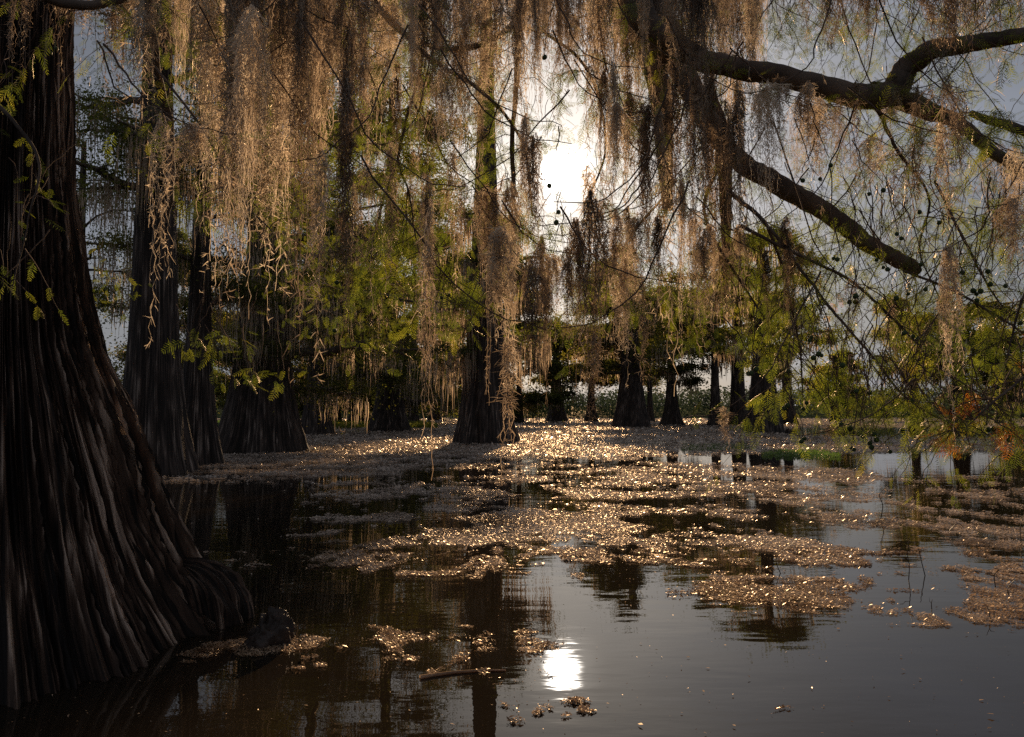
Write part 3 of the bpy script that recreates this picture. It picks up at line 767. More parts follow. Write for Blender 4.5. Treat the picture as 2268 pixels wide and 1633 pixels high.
green_tuft('water_plants', 470, 560, 938, 950, 2500, .4, 'green clump of water plants in the gap left of the skirted base', 'pond_green')
# ------------------------------------------------------------------ the cypress that hangs over the camera
rng = np.random.default_rng(5)
OT = np.array([3.4, -3.2, 0])
over = empty('bald_cypress', OT, 'mossy cypress overhead whose dark limbs, green sprays and cones reach into the picture', 'tree', 'cypress trees standing in the swamp')
def world_build(g, name, mat, parent, smooth=False):
    o = g.build(name, mat, parent, smooth=smooth); return o
gt = Geo(); V, Fq = fluted(0, 0, lambda Z: .34 * (1 - .03 * Z) + .6 * np.exp(-np.maximum(Z, 0) / 1.1), 11, 160, 100, 8, .2, 3)
gt.add(V, Fq); crest(gt.build('trunk', M['bark_mid'], over))

LIMBS = []      # (world points, radii)
def limb(ctrl, name='limb', label=None, n=14, rough=.06):
    """ctrl rows: x, y, depth, thickness in picture units; or world rows marked by a leading 'w'"""
    pts = []; rad = []
    for c in ctrl:
        if c[0] == 'w': pts.append(np.array(c[1:4])); rad.append(c[4])
        else: pts.append(P(c[0], c[1], c[2])); rad.append(c[3] * c[2] / F / 2)
    if name == 'bough': rad = [q * .7 for q in rad]
    sp = smooth_path(np.hstack([np.array(pts), np.array(rad)[:, None]]), 9)
    p = sp[:, :3]; r = np.maximum(sp[:, 3], .0015)
    p = p + np.cumsum(rng.normal(0, 1, p.shape), 0) * np.maximum(r, .006)[:, None] * (.06 if name == 'limb' else .22)
    r = r * (1 + rough * 2 * (rng.random(len(r)) - .5))
    LIMBS.append((p, r))
    g = Geo(); g.add(*tubes((p - OT)[None], r[None], n))
    # knots
    o = g.build(name, M['limb'], over, smooth=True)
    if label: o['label'] = label
    return p, r
# the way in from the trunk behind the camera, high over the picture
limb([('w', 3.4, -3.2, 9.6, .20), ('w', 2.9, -.5, 8.4, .16), ('w', 1.9, 2.4, 6.4, .13), (1405, -420, 4.3, 78), (1420, -120, 4.4, 74), (1440, 30, 4.4, 60), (1530, 105, 4.4, 52), (1620, 140, 4.3, 46), (1750, 162, 4.2, 46), (1880, 196, 4.1, 52), (1975, 200, 4.0, 58), (2010, 150, 4.0, 54), (2070, 110, 3.9, 44), (2160, 95, 3.8, 38), (2268, 75, 3.7, 34), (2420, 50, 3.6, 30)], label='thick dark limb that dips to an elbow and leaves at the upper right')
limb([(1930, 200, 4.1, 44), (2030, 225, 4.1, 44), (2110, 258, 4.0, 32), (2180, 320, 3.9, 26), (2268, 385, 3.8, 24), (2380, 470, 3.7, 20)])
limb([(2150, 250, 4.0, 14), (2190, 268, 4.0, 18), (2268, 292, 3.9, 22), (2380, 330, 3.8, 20)])
limb([(1430, -30, 4.5, 70), (1500, 110, 4.6, 62), (1570, 240, 4.6, 50), (1640, 340, 4.5, 44), (1720, 398, 4.4, 44), (1810, 455, 4.3, 42), (1900, 520, 4.2, 40), (1975, 570, 4.1, 36), (2030, 600, 4.05, 30), (2034, 603, 4.05, 6)], label='bare limb slanting down to a broken stub')
limb([(1345, -200, 4.9, 60), (1400, 20, 5.0, 60), (1455, 200, 5.0, 50), (1470, 330, 5.0, 38), (1478, 470, 5.0, 24)])
limb([(1560, 200, 4.7, 44), (1590, 300, 4.8, 40), (1600, 420, 4.9, 30), (1605, 560, 5.0, 18)])
# drooping boughs at the right
bough = []
bough.append(limb([(1610, 420, 4.2, 16), (1690, 490, 4.0, 12), (1780, 600, 3.9, 10), (1850, 690, 3.8, 9), (1920, 770, 3.7, 8), (2010, 880, 3.6, 7), (2100, 930, 3.6, 6), (2180, 960, 3.5, 4)], 'bough'))
bough.append(limb([(1640, 500, 4.1, 12), (1760, 560, 4.0, 10), (1880, 620, 3.9, 9), (1990, 720, 3.8, 8), (2075, 810, 3.7, 7), (2150, 860, 3.6, 6), (2210, 905, 3.5, 5), (2290, 985, 3.5, 4)], 'bough'))
bough.append(limb([(2380, 780, 3.0, 12), (2268, 835, 3.1, 8), (2200, 890, 3.1, 7), (2150, 945, 3.1, 4), (2110, 990, 3.1, 2)], 'bough'))
bough.append(limb([(1940, 240, 4.1, 16), (1985, 330, 4.1, 10), (2060, 440, 4.1, 7), (2040, 560, 4.0, 5), (2100, 700, 4.0, 4)], 'bough'))
bough.append(limb([(2000, 600, 3.9, 8), (2100, 640, 3.8, 8), (2190, 690, 3.7, 7), (2290, 760, 3.6, 6)], 'bough'))
bough.append(limb([(2070, 400, 3.9, 10), (2130, 520, 3.8, 8), (2180, 620, 3.8, 6), (2230, 700, 3.7, 4)], 'bough'))
bough.append(limb([(1700, 500, 4.1, 10), (1740, 620, 4.2, 8), (1770, 760, 4.2, 6), (1780, 880, 4.2, 4)], 'bough'))
bough.append(limb([(1610, 330, 4.6, 14), (1560, 470, 4.7, 10), (1640, 620, 4.6, 8), (1720, 760, 4.5, 5), (1745, 880, 4.4, 3)], 'bough'))
bough.append(limb([(2290, 380, 3.6, 16), (2300, 560, 3.4, 12), (2250, 700, 3.4, 8), (2225, 800, 3.4, 4)], 'bough'))
# boughs over the left half
bough.append(limb([(1250, -200, 4.6, 30), (1150, 40, 4.6, 22), (1000, 120, 4.6, 18), (860, 60, 4.6, 12), (700, -60, 4.6, 8)], 'bough'))
bough.append(limb([(760, -120, 4.2, 22), (870, 60, 4.3, 18), (960, 140, 4.4, 15), (1060, 210, 4.5, 12), (1150, 320, 4.6, 9), (1175, 480, 4.7, 6)], 'bough'))
bough.append(limb([(930, 160, 4.4, 10), (890, 300, 4.4, 9), (880, 360, 4.4, 8), (850, 450, 4.4, 7), (825, 560, 4.3, 4)], 'bough'))
bough.append(limb([(880, 360, 4.4, 7), (905, 430, 4.4, 6), (930, 560, 4.4, 4), (1010, 680, 4.3, 3)], 'bough'))
bough.append(limb([(1150, 40, 4.6, 20), (1142, 200, 4.6, 16), (1138, 420, 4.6, 14), (1150, 500, 4.6, 8)], 'bough'))
bough.append(limb([(1190, 60, 4.7, 10), (1300, 160, 4.8, 9), (1340, 330, 4.8, 7), (1300, 470, 4.9, 6), (1350, 600, 4.9, 4), (1290, 700, 4.8, 3)], 'bough'))
bough.append(limb([(1500, 400, 4.8, 8), (1400, 520, 4.8, 7), (1330, 640, 4.8, 4)], 'bough'))
# boughs from the great left tree side
bough.append(limb([(-200, 60, 3.2, 20), (-40, 190, 3.2, 14), (80, 340, 3.2, 9), (60, 480, 3.2, 5), (20, 640, 3.2, 3)], 'bough'))
bough.append(limb([(-60, -60, 3.4, 40), (180, 20, 3.6, 30), (360, -20, 3.9, 24), (560, -60, 4.2, 20), (760, -120, 4.2, 18)], 'bough'))
bough.append(limb([(330, -20, 4.0, 30), (345, 120, 4.2, 26), (357, 260, 4.4, 30), (362, 420, 4.4, 26), (368, 500, 4.4, 8)], 'bough'))
bough.append(limb([(345, 150, 4.1, 8), (440, 280, 3.9, 8), (520, 430, 3.9, 5), (600, 520, 3.9, 4)], 'bough'))

# ---- twigs, sprays
TWIG = Geo(); GREEN = Geo(); RUST = Geo(); SHADE = Geo()
def seen(q):
    dx, dy, dz = q[0], q[1], q[2] - CAM_H
    fw = dy * CP + dz * SP; up = -dy * SP + dz * CP
    return 1134 + F * dx / fw, 816.5 - F * up / fw
def twig_set(p, r, n, L=(.2, .7), density=28, rust=0.0, down=.9, size=(.07, .15), rng_s=(.1, 1.0), side=1.0):
    """side twigs from a bough with feathery sprays along them"""
    Kp = len(p)
    for _ in range(n):
        s = rng.uniform(*rng_s) * (Kp - 1); i = int(min(s, Kp - 2)); q = p[i] * (1 - (s - i)) + p[i + 1] * (s - i)
        l = rng.uniform(*L); K = 9; t = np.linspace(0, 1, K)[:, None]
        d = unit(np.array([rng.normal(0, 1) * side, rng.normal(0, .7) * side, rng.normal(-.1, .5)]))
        pts = q + l * (d * t + np.array([0, 0, -down * rng.uniform(.3, 1)]) * t ** 1.7) + np.cumsum(rng.normal(0, l * .02, (K, 3)), 0)
        if min(np.hypot(*(np.array(seen(q_)) - (1240, 395))) for q_ in pts) < 75: continue
        TWIG.add(*tubes(pts[None] - OT, np.linspace(.0030, .0011, K)[None], 4))
        m = int(l * density)
        if m < 1: continue
        u = rng.uniform(.15, 1, m) * (K - 1); ii = np.minimum(u.astype(int), K - 2); f = (u - ii)[:, None]
        pos = pts[ii] * (1 - f) + pts[ii + 1] * f
        tan = unit(pts[ii + 1] - pts[ii])
        D = unit(tan * .8 + rng.normal(0, .55, (m, 3)) + np.array([0, 0, -.35]))
        sc = rng.uniform(*size, m)
        tgt = RUST if rng.random() < rust else GREEN
        add_sprays(tgt, pos - OT, D, sc)
for (p, r), (n, kw) in zip(bough, [
    (30, dict(L=(.15, .4), rust=.02, size=(.05,.11))), (30, dict(L=(.15, .4), rust=.04, size=(.05,.11))), (16, dict(L=(.12, .3), rust=.2, size=(.05,.10))), (22, dict(L=(.2, .6), size=(.05,.12))), (22, dict(L=(.2, .5), size=(.05,.12))),
    (24, dict(L=(.2, .5), size=(.05,.12))), (16, dict(L=(.2, .5))), (18, dict(L=(.2, .5))), (20, dict(L=(.15, .4), rust=.03, size=(.05,.11))),
    (34, dict(L=(.2, .7))), (34, dict(L=(.2, .6))), (26, dict(L=(.15, .5), density=36)), (22, dict(L=(.15, .45), density=36)), (20, dict(L=(.2, .5))), (34, dict(L=(.2, .5))), (20, dict(L=(.2, .5))),
    (5, dict(L=(.1, .25), density=24, size=(.05,.1))), (24, dict(L=(.2, .6))), (16, dict(L=(.2, .5), density=12)), (12, dict(L=(.2, .4), density=12))]):
    twig_set(p, r, n, **kw)
for (p, r), n in zip([LIMBS[0], LIMBS[1], LIMBS[2], LIMBS[3], LIMBS[5]], (44, 30, 12, 30, 16)):
    twig_set(p, r, n, L=(.25, .8), density=20, rng_s=(.25, 1))
# hand placed masses of green: x, y, rx, ry, depth, number
for (x, y, rx, ry, d, n, ru) in [(1990, 900, 120, 45, 3.6, 130, .03), (2150, 950, 90, 35, 3.4, 60, .2), (1850, 850, 90, 60, 3.8, 60, .02), (2240, 960, 30, 30, 3.3, 22, .8),
        (2130, 985, 50, 15, 3.3, 14, .7), (1960, 760, 110, 80, 3.8, 70, .0), (1880, 930, 60, 40, 3.7, 40, .0), (2080, 660, 120, 60, 3.9, 60, .0), (2220, 520, 60, 60, 3.9, 60, 0),
        (1000, 720, 60, 40, 4.2, 60, 0), (900, 560, 70, 110, 4.6, 130, 0), (880, 420, 70, 80, 4.8, 70, 0), (830, 700, 70, 80, 5.0, 90, 0), (1270, 590, 50, 50, 4.9, 60, 0), (1215, 600, 40, 60, 5.4, 50, 0), (1380, 600, 60, 60, 5, 60, 0),
        (560, 380, 80, 120, 4.8, 90, 0), (600, 70, 60, 90, 4.8, 70, 0), (450, 170, 60, 60, 4.6, 40, 0), (680, 520, 60, 60, 5, 60, 0), (1700, 720, 70, 90, 4.4, 100, 0), (1530, 700, 70, 70, 4.8, 70, 0),
        (2000, 60, 200, 60, 4.2, 160, 0), (1750, 60, 90, 60, 4.3, 60, 0), (20, 200, 45, 50, 3.4, 18, 0), (60, 440, 40, 60, 3.5, 10, 0), (8, 620, 18, 22, 3.3, 9, 0),
        (470, 760, 80, 30, 4.0, 34, 0), (560, 830, 70, 25, 4.0, 26, 0), (1900, 540, 100, 60, 4.2, 90, 0), (1650, 560, 70, 80, 4.6, 80, 0), (1100, 380, 60, 120, 5.0, 60, 0), (2180, 60, 80, 60, 4, 70, 0),
        (900, 520, 150, 190, 6.6, 330, 0), (700, 640, 130, 120, 6.8, 200, 0), (1080, 300, 110, 160, 6.5, 150, 0), (1420, 620, 150, 110, 6.5, 220, 0), (1560, 300, 90, 180, 6.5, 130, 0),
        (2000, 330, 230, 170, 6.0, 420, 0), (1850, 60, 260, 70, 6.0, 300, 0), (1800, 620, 220, 120, 6.2, 300, 0), (2120, 560, 150, 130, 6.0, 220, 0), (2150, 780, 110, 70, 5.0, 100, 0), (1180, 620, 60, 60, 6.4, 50, 0),
        (1980, 180, 260, 170, 5.4, 420, 0), (2120, 420, 160, 160, 5.2, 260, 0), (1860, 420, 130, 130, 5.6, 170, 0), (900, 420, 210, 160, 7.2, 380, 0), (640, 420, 140, 150, 7.4, 200, 0), (1120, 480, 80, 120, 7, 120, 0), (1380, 380, 90, 120, 7, 150, 0),
        (1235, 300, 60, 40, 5.2, 50, 0), (1300, 440, 40, 60, 5.2, 50, 0), (1180, 440, 40, 80, 5.2, 50, 0),
        (250, 120, 110, 90, 6.2, 130, 0), (230, 640, 70, 60, 7.5, 60, 0)]:
    cen = np.array([P(x + rng.normal(0, rx * .55), y + rng.normal(0, ry * .55), d + rng.normal(0, .25)) for _ in range(n)])
    D = unit(rng.normal(0, .7, (n, 3)) * np.array([1, .8, .5]) + np.array([.1, 0, -.45]))
    okk = np.array([np.hypot(*(np.array(seen(q_)) - (1240, 405))) > 70 for q_ in cen]); cen = cen[okk]; D = D[okk]; n = len(cen)
    add = rng.random(n) < ru
    add_sprays(GREEN, cen[~add] - OT, D[~add], rng.uniform(.055, .125, (~add).sum()))
    add_sprays(RUST, cen[add] - OT, D[add], rng.uniform(.07, .13, add.sum()))
    # a thread of twig through every third spray
    for q in cen[::(3 if d < 5 else 9)]:
        K = 8; t = np.linspace(0, 1, K)[:, None]
        pts = q + np.array([rng.normal(0, .12), rng.normal(0, .1), .28]) * t + np.cumsum(rng.normal(0, .008, (K, 3)), 0)
        TWIG.add(*tubes(pts[None] - OT, np.linspace(.0012, .0026, K)[None], 4))
GREEN.build('foliage', M['needle'], over)
RUST.build('foliage', M['needle_rust'], over)['label'] = 'rust orange feathery foliage'

# ---- cones
def ico_cone():
    import bmesh
    bm = bmesh.new(); bmesh.ops.create_icosphere(bm, subdivisions=3, radius=1.0)
    for v in bm.verts:
        n = v.co.normalized()
        f = 1 + .05 * math.cos(7 * math.atan2(n.y, n.x) + 3 * n.z) * math.cos(6 * n.z)
        v.co = n * f
        v.co.z *= 1.06
    # stalk
    k = bmesh.ops.create_cone(bm, cap_ends=True, segments=6, radius1=.13, radius2=.09, depth=3.4)
    for v in k['verts']: v.co.z += 2.5; v.co.x += .1 * (v.co.z - 1)
    me = bpy.data.meshes.new('seed_cone'); bm.to_mesh(me); bm.free(); me.materials.append(M['cone'])
    me.polygons.foreach_set('use_smooth', np.ones(len(me.polygons), bool))
    return me
CM = ico_cone()
cc = [(640,85),(665,92),(925,95),(970,145),(998,157),(1220,125),(1250,290),(1135,320),(1460,190),(1495,178),(1665,172),(1680,257),(1567,300),(1617,303),(1590,322),(1590,365),(1782,268),(1108,580),(1167,603),(1195,620),(785,335),(745,375),(785,375),(1055,350),(480,630),(492,610),(505,745),(540,720),(560,730),(698,795),(690,925),(790,967),(878,975),(1727,942),(1145,1030),(1165,1030),(1275,1045),(1310,1045),(460,1045),(438,1085),(313,1080),(335,1062),(338,835),(75,850),(90,848),(125,820),(995,995),(958,1088),(1097,1125),(1132,1120),(1895,1128),(1645,1180),(1665,1222),(1700,1218),(1097,1227),(690,1187),(750,1215),(808,1250),(833,1268),(910,1252),(925,1290),(880,1312),(893,1340),(760,1345),(775,1355),(1015,1370),(425,1300),(447,1282),(1790,1255),(1815,1265),(1805,1290),(1880,515)]
cones = [((1800 + a * .3675) * .9072, (600 + b * .3675) * .9072) for a, b in cc]
cones += [((1800 + a * .3675) * .9072, (b * .3675) * .9072) for a, b in [(970, 1265), (875, 1290), (1340, 1480), (1210, 1410), (1060, 1555), (1090, 1585), (620, 1100), (550, 1190), (435, 1200)]]
cones += [((1200 + a * .3675) * .9072, (b * .3675) * .9072) for a, b in [(445, 1410), (430, 1480), (385, 1235), (355, 380)]]
cones += [((600 + a * .3675) * .9072, (600 + b * .3675) * .9072) for a, b in [(605, 245), (1300, 345), (1350, 330), (430, 585), (590, 565)]]
cones += [(125, 108), (112, 118), (52, 530), (760, 315), (1205, 128)]
for i, (x, y) in enumerate(cones):
    p = P(x, y, 3.45 + rng.uniform(-.25, .35)) if i < 85 else P(x, y, 4.2)
    o = link('seed_cone', CM, over, p - OT)
    s = rng.uniform(.009, .0135); o.scale = (s, s, s); o.rotation_euler = (rng.normal(0, .3), rng.normal(0, .3), rng.uniform(0, 6))
    K = 9; t = np.linspace(0, 1, K)[:, None]
    pts = p + np.array([0, 0, s * 3]) + np.array([rng.normal(0, .10), rng.normal(0, .08), rng.uniform(.15, .45)]) * t + np.cumsum(rng.normal(0, .007, (K, 3)), 0)
    TWIG.add(*tubes(pts[None] - OT, np.linspace(.0017, .0032, K)[None], 4))

# ------------------------------------------------------------------ moss hanging over the water
PROTO = {}; HOOKS = []
def proto(kind, v):
    """prototypes of unit placement; kinds: thick curtain, ragged, rope, wisp"""
    key = (kind, v)
    if key in PROTO: return PROTO[key]
    sd = hash(kind) % 1 + {'curtain': 10, 'ragged': 30, 'rope': 50, 'wisp': 70, 'tuft': 90, 'net': 110}[kind] + v
    if kind == 'curtain': g = moss_geo(1.6, .21, 22, 130, 2000, .0021, (.015, .05), sd, .9, lock_w=.018)
    if kind == 'ragged':  g = moss_geo(1.2, .13, 10, 56, 1300, .0022, (.02, .065), sd, 1.1, lock_w=.016)
    if kind == 'rope':    g = moss_geo(1.8, .065, 6, 54, 1400, .0021, (.015, .045), sd, .7, lock_w=.016, short=.6)
    if kind == 'wisp':    g = moss_geo(1.0, .028, 3, 12, 330, .0021, (.02, .065), sd, 1.2, lock_w=.008, short=.5)
    if kind == 'tuft':    g = moss_geo(.5, .14, 12, 40, 520, .0023, (.04, .10), sd, 1.7, lock_w=.03)
    if kind == 'net':     g = moss_geo(1.0, .26, 16, 44, 520, .0019, (.04, .11), sd, 1.7, lock_w=.035)
    V = np.concatenate(g.V)
    f4 = np.concatenate(g.F)
    me = raw_mesh('hanging_moss', V, [f4], M['moss'])
    PROTO[key] = me
    return me
LEN = dict(curtain=1.6, ragged=1.2, rope=1.8, wisp=1.0, tuft=.5, net=1.0)
HW = dict(curtain=.21, ragged=.13, rope=.065, wisp=.028, tuft=.14, net=.26)
GRP = 'clumps of moss in the hanging curtain'
def hang(kind, x, y0, y1, wpx, d, label=None, group=GRP, v=None):
    """a festoon from (x,y0) down to y1, wpx wide, at depth d"""
    top = P(x, y0, d); bot = P(x, y1, d)
    L = top[2] - bot[2]; w = wpx * d / F / 2
    me = proto(kind, int(rng.integers(0, 4)) if v is None else v)
    o = link('hanging_moss', me, None, top)
    sx = min(max(.35, w / HW[kind]), 1.15 * max(.5, L / LEN[kind])); o.scale = (sx, sx * rng.uniform(.85, 1.1), L / LEN[kind])
    o.rotation_euler = (0, 0, rng.uniform(0, 2 * PI))
    if sx > 1.7: o.scale.y *= .7
    if y0 > 20: HOOKS.append(top)
    if not label:
        if d > 7: label, group = 'moss in the added farther row that shades and backs the near curtain', 'moss of the added shading row'
        elif x < 480: label, group = 'loose brown moss hanging between the huge left trunk and the broad fringed mass', 'moss beside the huge trunk'
        elif x < 745: label, group = 'brown moss crowded round the broad fringed mass, left of the straight column', 'moss round the broad fringed mass'
        elif x < 1180: label, group = 'brown moss strand of the curtain between the straight column and the sun', 'moss left of the sun'
        elif x < 1300: label, group = 'thin moss hanging directly above or below the sun', 'moss above and below the sun'
        elif x < 1642: label, group = 'dark brown moss crowded between the sun and the slanted limb', 'moss right of the sun'
        else: label, group = 'open airy moss scattered about the elbowed and slanted limbs at the right', 'moss about the right limbs'
    tag(o, label, 'hanging moss', group)
    return o

HERO = [
 ('wisp', 955, 440, 1065, 24, 2.6, 'long single moss strand hanging almost to the water left of the centre trunk'),
 ('ragged', 945, 380, 760, 44, 2.8, 'narrow ragged moss around the upper part of the long single strand'),
 ('ragged', 1112, 500, 860, 90, 2.9, 'pale moss clump hanging in front of the centre trunk'),
 ('wisp', 1118, 700, 1075, 26, 2.7, 'thin tail of moss trailing below the pale clump at the centre trunk'),
 ('ragged', 1185, 560, 935, 80, 2.7, 'pale spiky cone of moss right of the centre trunk'),
 ('rope', 1312, 420, 935, 56, 2.9, 'thick dark rope of moss nearly to the water below the sun'),
 ('wisp', 1312, 700, 1005, 22, 2.9, 'stringy twig-like tail below the thick dark rope'),
 ('rope', 1275, 480, 870, 60, 3.2, 'lighter moss along the left of the thick dark rope'),
 ('rope', 772, 150, 985, 56, 3.2, 'straight brown column of moss left of centre'),
 ('wisp', 716, 330, 850, 34, 3.0, 'slim moss strand left of the straight brown column'),
 ('curtain', 555, 20, 700, 150, 3.0, 'broad moss mass ending in a ragged fringe over the skirted base'),
 ('tuft', 430, 275, 410, 110, 2.6, 'bushy moss tuft on a thin bough left of the broad mass'),
 ('wisp', 357, 240, 770, 18, 3.2, 'thin moss string down the front of the grey-barked cypress'),
 ('ragged', 335, -60, 290, 90, 2.7, 'moss hanging at the top between the huge trunk and the broad mass'),
 ('curtain', 40, -120, 170, 190, 2.7, 'pale curly moss over the top of the huge left trunk'),
 ('ragged', 1388, 560, 860, 80, 3.2, 'ragged moss with curling tips right of the dark rope'),
 ('wisp', 1425, 600, 870, 34, 3.0, 'curly single strand right of the ragged moss'),
 ('curtain', 1700, 180, 520, 120, 3.2, 'fluffy moss below the elbowed limb'),
 ('ragged', 1640, 190, 640, 70, 3.6, 'moss hanging against the slanted limb'),
 ('ragged', 1790, 180, 430, 80, 3.4, 'short open moss in the middle of the elbowed limb'),
 ('curtain', 2085, -60, 300, 130, 3.0, 'thick moss draped over the elbow of the upper right limb'),
 ('net', 2085, 180, 560, 150, 3.1, 'open dark netting of moss under the elbow of the limb'),
 ('rope', 2100, 540, 1010, 40, 3.0, 'thin moss string hanging to the drooping green bough'),
 ('ragged', 2240, 430, 690, 90, 3.0, 'moss clump at the right edge above the cones'),
 ('ragged', 1560, 500, 790, 60, 3.8, 'moss tail above the close pair of cypresses'),
 ('wisp', 1603, 900, 1010, 14, 3.0, 'short grey wisp hanging alone before the close pair'),
 ('wisp', 1835, 940, 1010, 20, 3.2, 'faint dry wisp low over the bright green strip'),
 ('rope', 1738, 480, 720, 50, 3.8, 'moss rope beside the slanted limb'),
]
for h in HERO: hang(h[0], h[1], h[2], h[3], h[4], h[5], label=h[6], group=None)

# an added second row further out: shades the near moss, fills the canopy
limb([(1430, -240, 4.8, 60), (1400, -420, 6.0, 70), (1200, -330, 7.6, 60), (900, -180, 8.2, 50), (640, -90, 8.6, 38), (380, -60, 9.0, 24)])
limb([(1400, -420, 6.0, 60), (1480, -240, 7.4, 50), (1600, -120, 8.4, 44), (1800, -90, 9.0, 34), (2050, -70, 9.2, 24)])
SHADE_SPRAYS = Geo()  # sprays added behind the near moss to keep sun off it
for (x, y, rx, ry, d, n) in [(560, 150, 160, 130, 8.4, 620), (930, 110, 170, 110, 8.2, 520), (1460, 150, 130, 150, 8.0, 640), (780, 330, 150, 90, 8.4, 200), (1750, 20, 200, 70, 8.6, 200), (1130, -40, 120, 50, 7.6, 120), (330, 90, 110, 90, 8.8, 130)]:
    cen = np.array([P(x + rng.normal(0, rx * .6), y + rng.normal(0, ry * .6), d + rng.normal(0, .6)) for _ in range(n)])
    cen = np.array([q_ for q_ in cen if np.hypot(*(np.array(seen(q_)) - (1240, 405))) > 110]); n = len(cen)
    D = unit(rng.normal(0, .7, (n, 3)) + np.array([0, 0, -.5])); add_sprays(SHADE_SPRAYS, cen - OT, D, rng.uniform(.10, .20, n))
SHADE_SPRAYS.build('foliage', M['needle'], over)
def fill_shade_row():
    for i, x in enumerate(np.concatenate([np.linspace(420, 1170, 19), np.linspace(1300, 1680, 13)])):
        hang(['curtain', 'rope', 'curtain'][i % 3], x + rng.normal(0, 12), rng.uniform(-200, -80), rng.uniform(140, 330) if x < 1200 else rng.uniform(200, 430), rng.uniform(50, 110), rng.uniform(7.2, 8.8))
fill_shade_row()
for x in np.concatenate([np.linspace(400, 1140, 17), np.linspace(1310, 1660, 9)]):  # one more added row of curtains, to darken the moss in front
    hang('curtain', x + rng.normal(0, 15), rng.uniform(-160, -60), rng.uniform(260, 440) if x < 700 or x > 1300 else rng.uniform(160, 330), rng.uniform(50, 100), rng.uniform(9.0, 10.2))
# the rest of the curtain: x, top, bottom, width, depth, kind
R_ = rng
def fill(x0, x1, n, t, b, w, d, kinds):
    for i in range(n):
        x = x0 + (x1 - x0) * (i + R_.uniform(.1, .9)) / n
        yb = R_.uniform(*b); 
        dd = R_.uniform(*d)
        if abs(x - 1240) < 55 and yb > 300: yb = 300 * R_.uniform(.6, .95)
        yt = R_.uniform(*t); kd = str(R_.choice(kinds)); ww = R_.uniform(*w)
        if yb - yt < 110: continue
        hang(kd, x, yt, yb, ww, dd)
fill(120, 480, 9, (-200, -60), (60, 300), (60, 120), (3.2, 4.6), ['ragged', 'curtain', 'wisp'])
fill(450, 740, 11, (-200, -60), (400, 720), (60, 120), (3.2, 4.6), ['curtain', 'rope', 'rope'])
fill(480, 740, 9, (-150, 200), (480, 800), (30, 90), (3.0, 5.0), ['ragged', 'rope', 'wisp'])
fill(690, 1200, 18, (-200, -60), (180, 480), (50, 110), (3.2, 4.8), ['curtain', 'rope', 'ragged'])
fill(740, 1200, 14, (-50, 150), (300, 560), (40, 80), (3.2, 4.8), ['ragged', 'rope', 'wisp'])
fill(760, 1060, 7, (300, 450), (540, 760), (18, 40), (3.2, 4.6), ['wisp'])
fill(1140, 1330, 10, (-150, -40), (150, 320), (40, 80), (3.6, 4.8), ['ragged', 'rope'])
fill(1195, 1285, 4, (-120, 60), (200, 330), (30, 60), (5.2, 6.4), ['ragged', 'wisp'])
fill(1300, 1640, 15, (-200, -60), (220, 520), (70, 140), (3.4, 4.9), ['curtain', 'rope'])
fill(1320, 1640, 14, (80, 260), (480, 740), (30, 90), (3.4, 4.9), ['rope', 'ragged'])
fill(1050, 1200, 5, (250, 450), (600, 900), (40, 70), (3.0, 4.2), ['rope', 'ragged'])
fill(1270, 1520, 9, (300, 520), (640, 900), (30, 70), (3.0, 4.4), ['rope', 'ragged', 'wisp'])
for x_, a_, b_, w_ in [(1200, 520, 820, 46), (1228, 560, 760, 40), (1255, 545, 830, 44), (1282, 500, 800, 50), (1212, 600, 900, 26)]: hang('ragged', x_, a_, b_, w_, rng.uniform(3.2, 4.2))
fill(1640, 2020, 7, (-150, -50), (80, 200), (80, 150), (3.4, 4.4), ['net', 'ragged'])
fill(1660, 2060, 9, (170, 240), (300, 540), (50, 100), (3.4, 4.4), ['ragged', 'net', 'wisp'])
fill(1900, 2268, 7, (200, 420), (420, 620), (80, 150), (3.2, 4.4), ['net', 'wisp'])
fill(2100, 2268, 4, (-150, -50), (100, 240), (90, 150), (3.2, 4.2), ['net'])
fill(1500, 1800, 7, (440, 560), (640, 760), (40, 70), (3.8, 4.8), ['ragged', 'rope'])
fill(1800, 2200, 4, (560, 700), (760, 880), (20, 50), (3.6, 4.4), ['wisp'])

HG = Geo()
for q in [h_ for i_, h_ in enumerate(HOOKS) if i_ % 4]:
    sd = rng.choice([-1, 1]); l = rng.uniform(.35, .9); K = 14; t = np.linspace(0, 1, K)[:, None]
    a = q + np.array([-sd * .16, 0, -.05]); up = np.array([sd * rng.uniform(.2, .6), rng.normal(0, .2), rng.uniform(.5, 1.0)]) * l
    pts = a + np.array([sd * .30, 0, .03]) * np.minimum(1, t * 2) + up * np.clip(t - .25, 0, 1) ** 1.3 * 1.4 + np.cumsum(rng.normal(0, .006, (K, 3)), 0)
    if min(np.hypot(*(np.array(seen(p_)) - (1240, 385))) for p_ in pts) < 60: continue
    TWIG.add(*tubes(pts[None] - OT, np.linspace(.0018, .0046, K)[None], 5))
    m = 5; ii = rng.integers(0, K, m)
    add_sprays(HG, pts[ii] - OT, unit(rng.normal(0, .8, (m, 3)) + np.array([0, 0, -.3])), rng.uniform(.06, .12, m))
TWIG.build('twigs', M['twig'], over); HG.build('foliage', M['needle'], over)
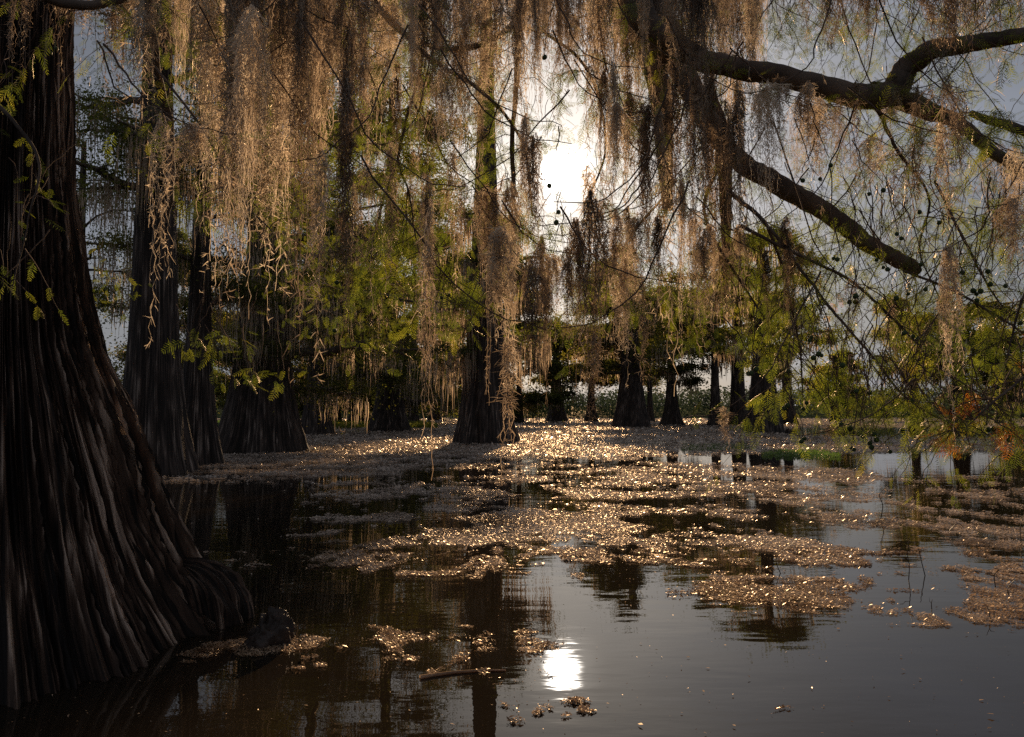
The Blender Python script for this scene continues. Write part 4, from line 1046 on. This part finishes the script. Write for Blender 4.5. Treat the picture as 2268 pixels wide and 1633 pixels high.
# ------------------------------------------------------------------ twigs standing out of the near water
def water_twig(pts_px, label, th=2.2):
    """rows: x, dz above water in metres at that place, base first"""
    b = G(*pts_px[0]); K = len(pts_px)
    pts = []
    for i, (x, y) in enumerate(pts_px):
        q = P(x, y, b[1]) if i else b - np.array([0, 0, .02]); pts.append(q)
    sp = smooth_path(np.array(pts), 6)
    g = Geo(); r = np.linspace(1, .45, len(sp)) * th * b[1] / F / 2
    g.add(*tubes((sp - b)[None], r[None], 5))
    k = len(sp) // 2
    br = sp[k] + np.linspace(0, 1, 6)[:, None] * np.array([rng.normal(0, .05), .01, .04]) + rng.normal(0, .003, (6, 3)); br[0] = sp[k]
    g.add(*tubes((br - b)[None], (np.linspace(.6, .3, 6) * th * b[1] / F / 2)[None], 4))
    o = g.build('twig', M['stump']); o.location = [float(q) for q in b]
    tag(o, label, 'twig', 'dead twigs sticking out of the water')
TW = [([(2012, 1285), (2014, 1255), (2010, 1225), (2015, 1190)], 'upright dead twig in the gap of the right leaf rafts'),
      ([(2050, 1275), (2040, 1240), (2034, 1215)], 'dead twig leaning left behind the upright one'),
      ([(2205, 1300), (2202, 1275), (2212, 1262), (2200, 1258)], 'hooked thin twig at the right in open water'),
      ([(2236, 1320), (2232, 1305), (2244, 1290), (2254, 1300)], 'tangled little twig near the right edge'),
      ([(2195, 1372), (2190, 1350), (2200, 1345)], 'short forked twig standing in the right-hand leaf raft'),
      ([(2064, 1350), (2063, 1338), (2065, 1328)], 'stubby twig end at the left tip of the far-right raft'),
      ([(1730, 1270), (1720, 1235), (1760, 1200)], 'leaning bent twig in the middle leaf raft'),
      ([(1950, 1150), (1955, 1120), (1948, 1095), (1968, 1075)], 'thin twig near the centre-right clear water'),
      ([(1688, 1260), (1686, 1225), (1690, 1190)], 'vertical twig left of the leaning bent one'),
      ([(2262, 1210), (2260, 1170), (2268, 1140)], 'tall twig at the right edge'),
      ([(2100, 1175), (2120, 1160), (2135, 1168)], 'low arching twig among the right rafts')]
for p_, l_ in TW: water_twig(p_, l_)
g = Geo()
sp = smooth_path(np.array([G(930, 1503), G(990, 1494), G(1060, 1488), G(1120, 1487)]) + np.array([0, 0, .006]), 6)
b = sp[0].copy(); g.add(*tubes((sp - b)[None], np.linspace(.012, .005, len(sp))[None], 6))
o = g.build('floating_stick', M['litter']); o.location = [float(q) for q in b]
tag(o, 'pale stick floating along the near edge of the lower left raft', 'stick')
print('faces', sum(len(m.polygons) for m in bpy.data.meshes))

# thin warm haze of the morning air over the lake
def haze():
    x0, x1, y0, y1, z0, z1 = -420, 420, -30, 330, -1.2, 34
    V = np.array([[x, y, z] for x in (x0, x1) for y in (y0, y1) for z in (z0, z1)])
    Fq = np.array([[0, 1, 3, 2], [4, 6, 7, 5], [0, 4, 5, 1], [2, 3, 7, 6], [0, 2, 6, 4], [1, 5, 7, 3]])
    m, nt, out = new_mat('haze')
    v = nt.nodes.new('ShaderNodeVolumePrincipled'); v.inputs['Density'].default_value = .00012
    v.inputs['Color'].default_value = (.93, .92, .92, 1); v.inputs['Anisotropy'].default_value = .45
    nt.links.new(v.outputs[0], out.inputs['Volume'])
    g = Geo(); g.add(V, Fq); tag(g.build('haze', m), 'thin haze in the air over the lake', 'haze', kind='stuff')
if HAZE: haze()
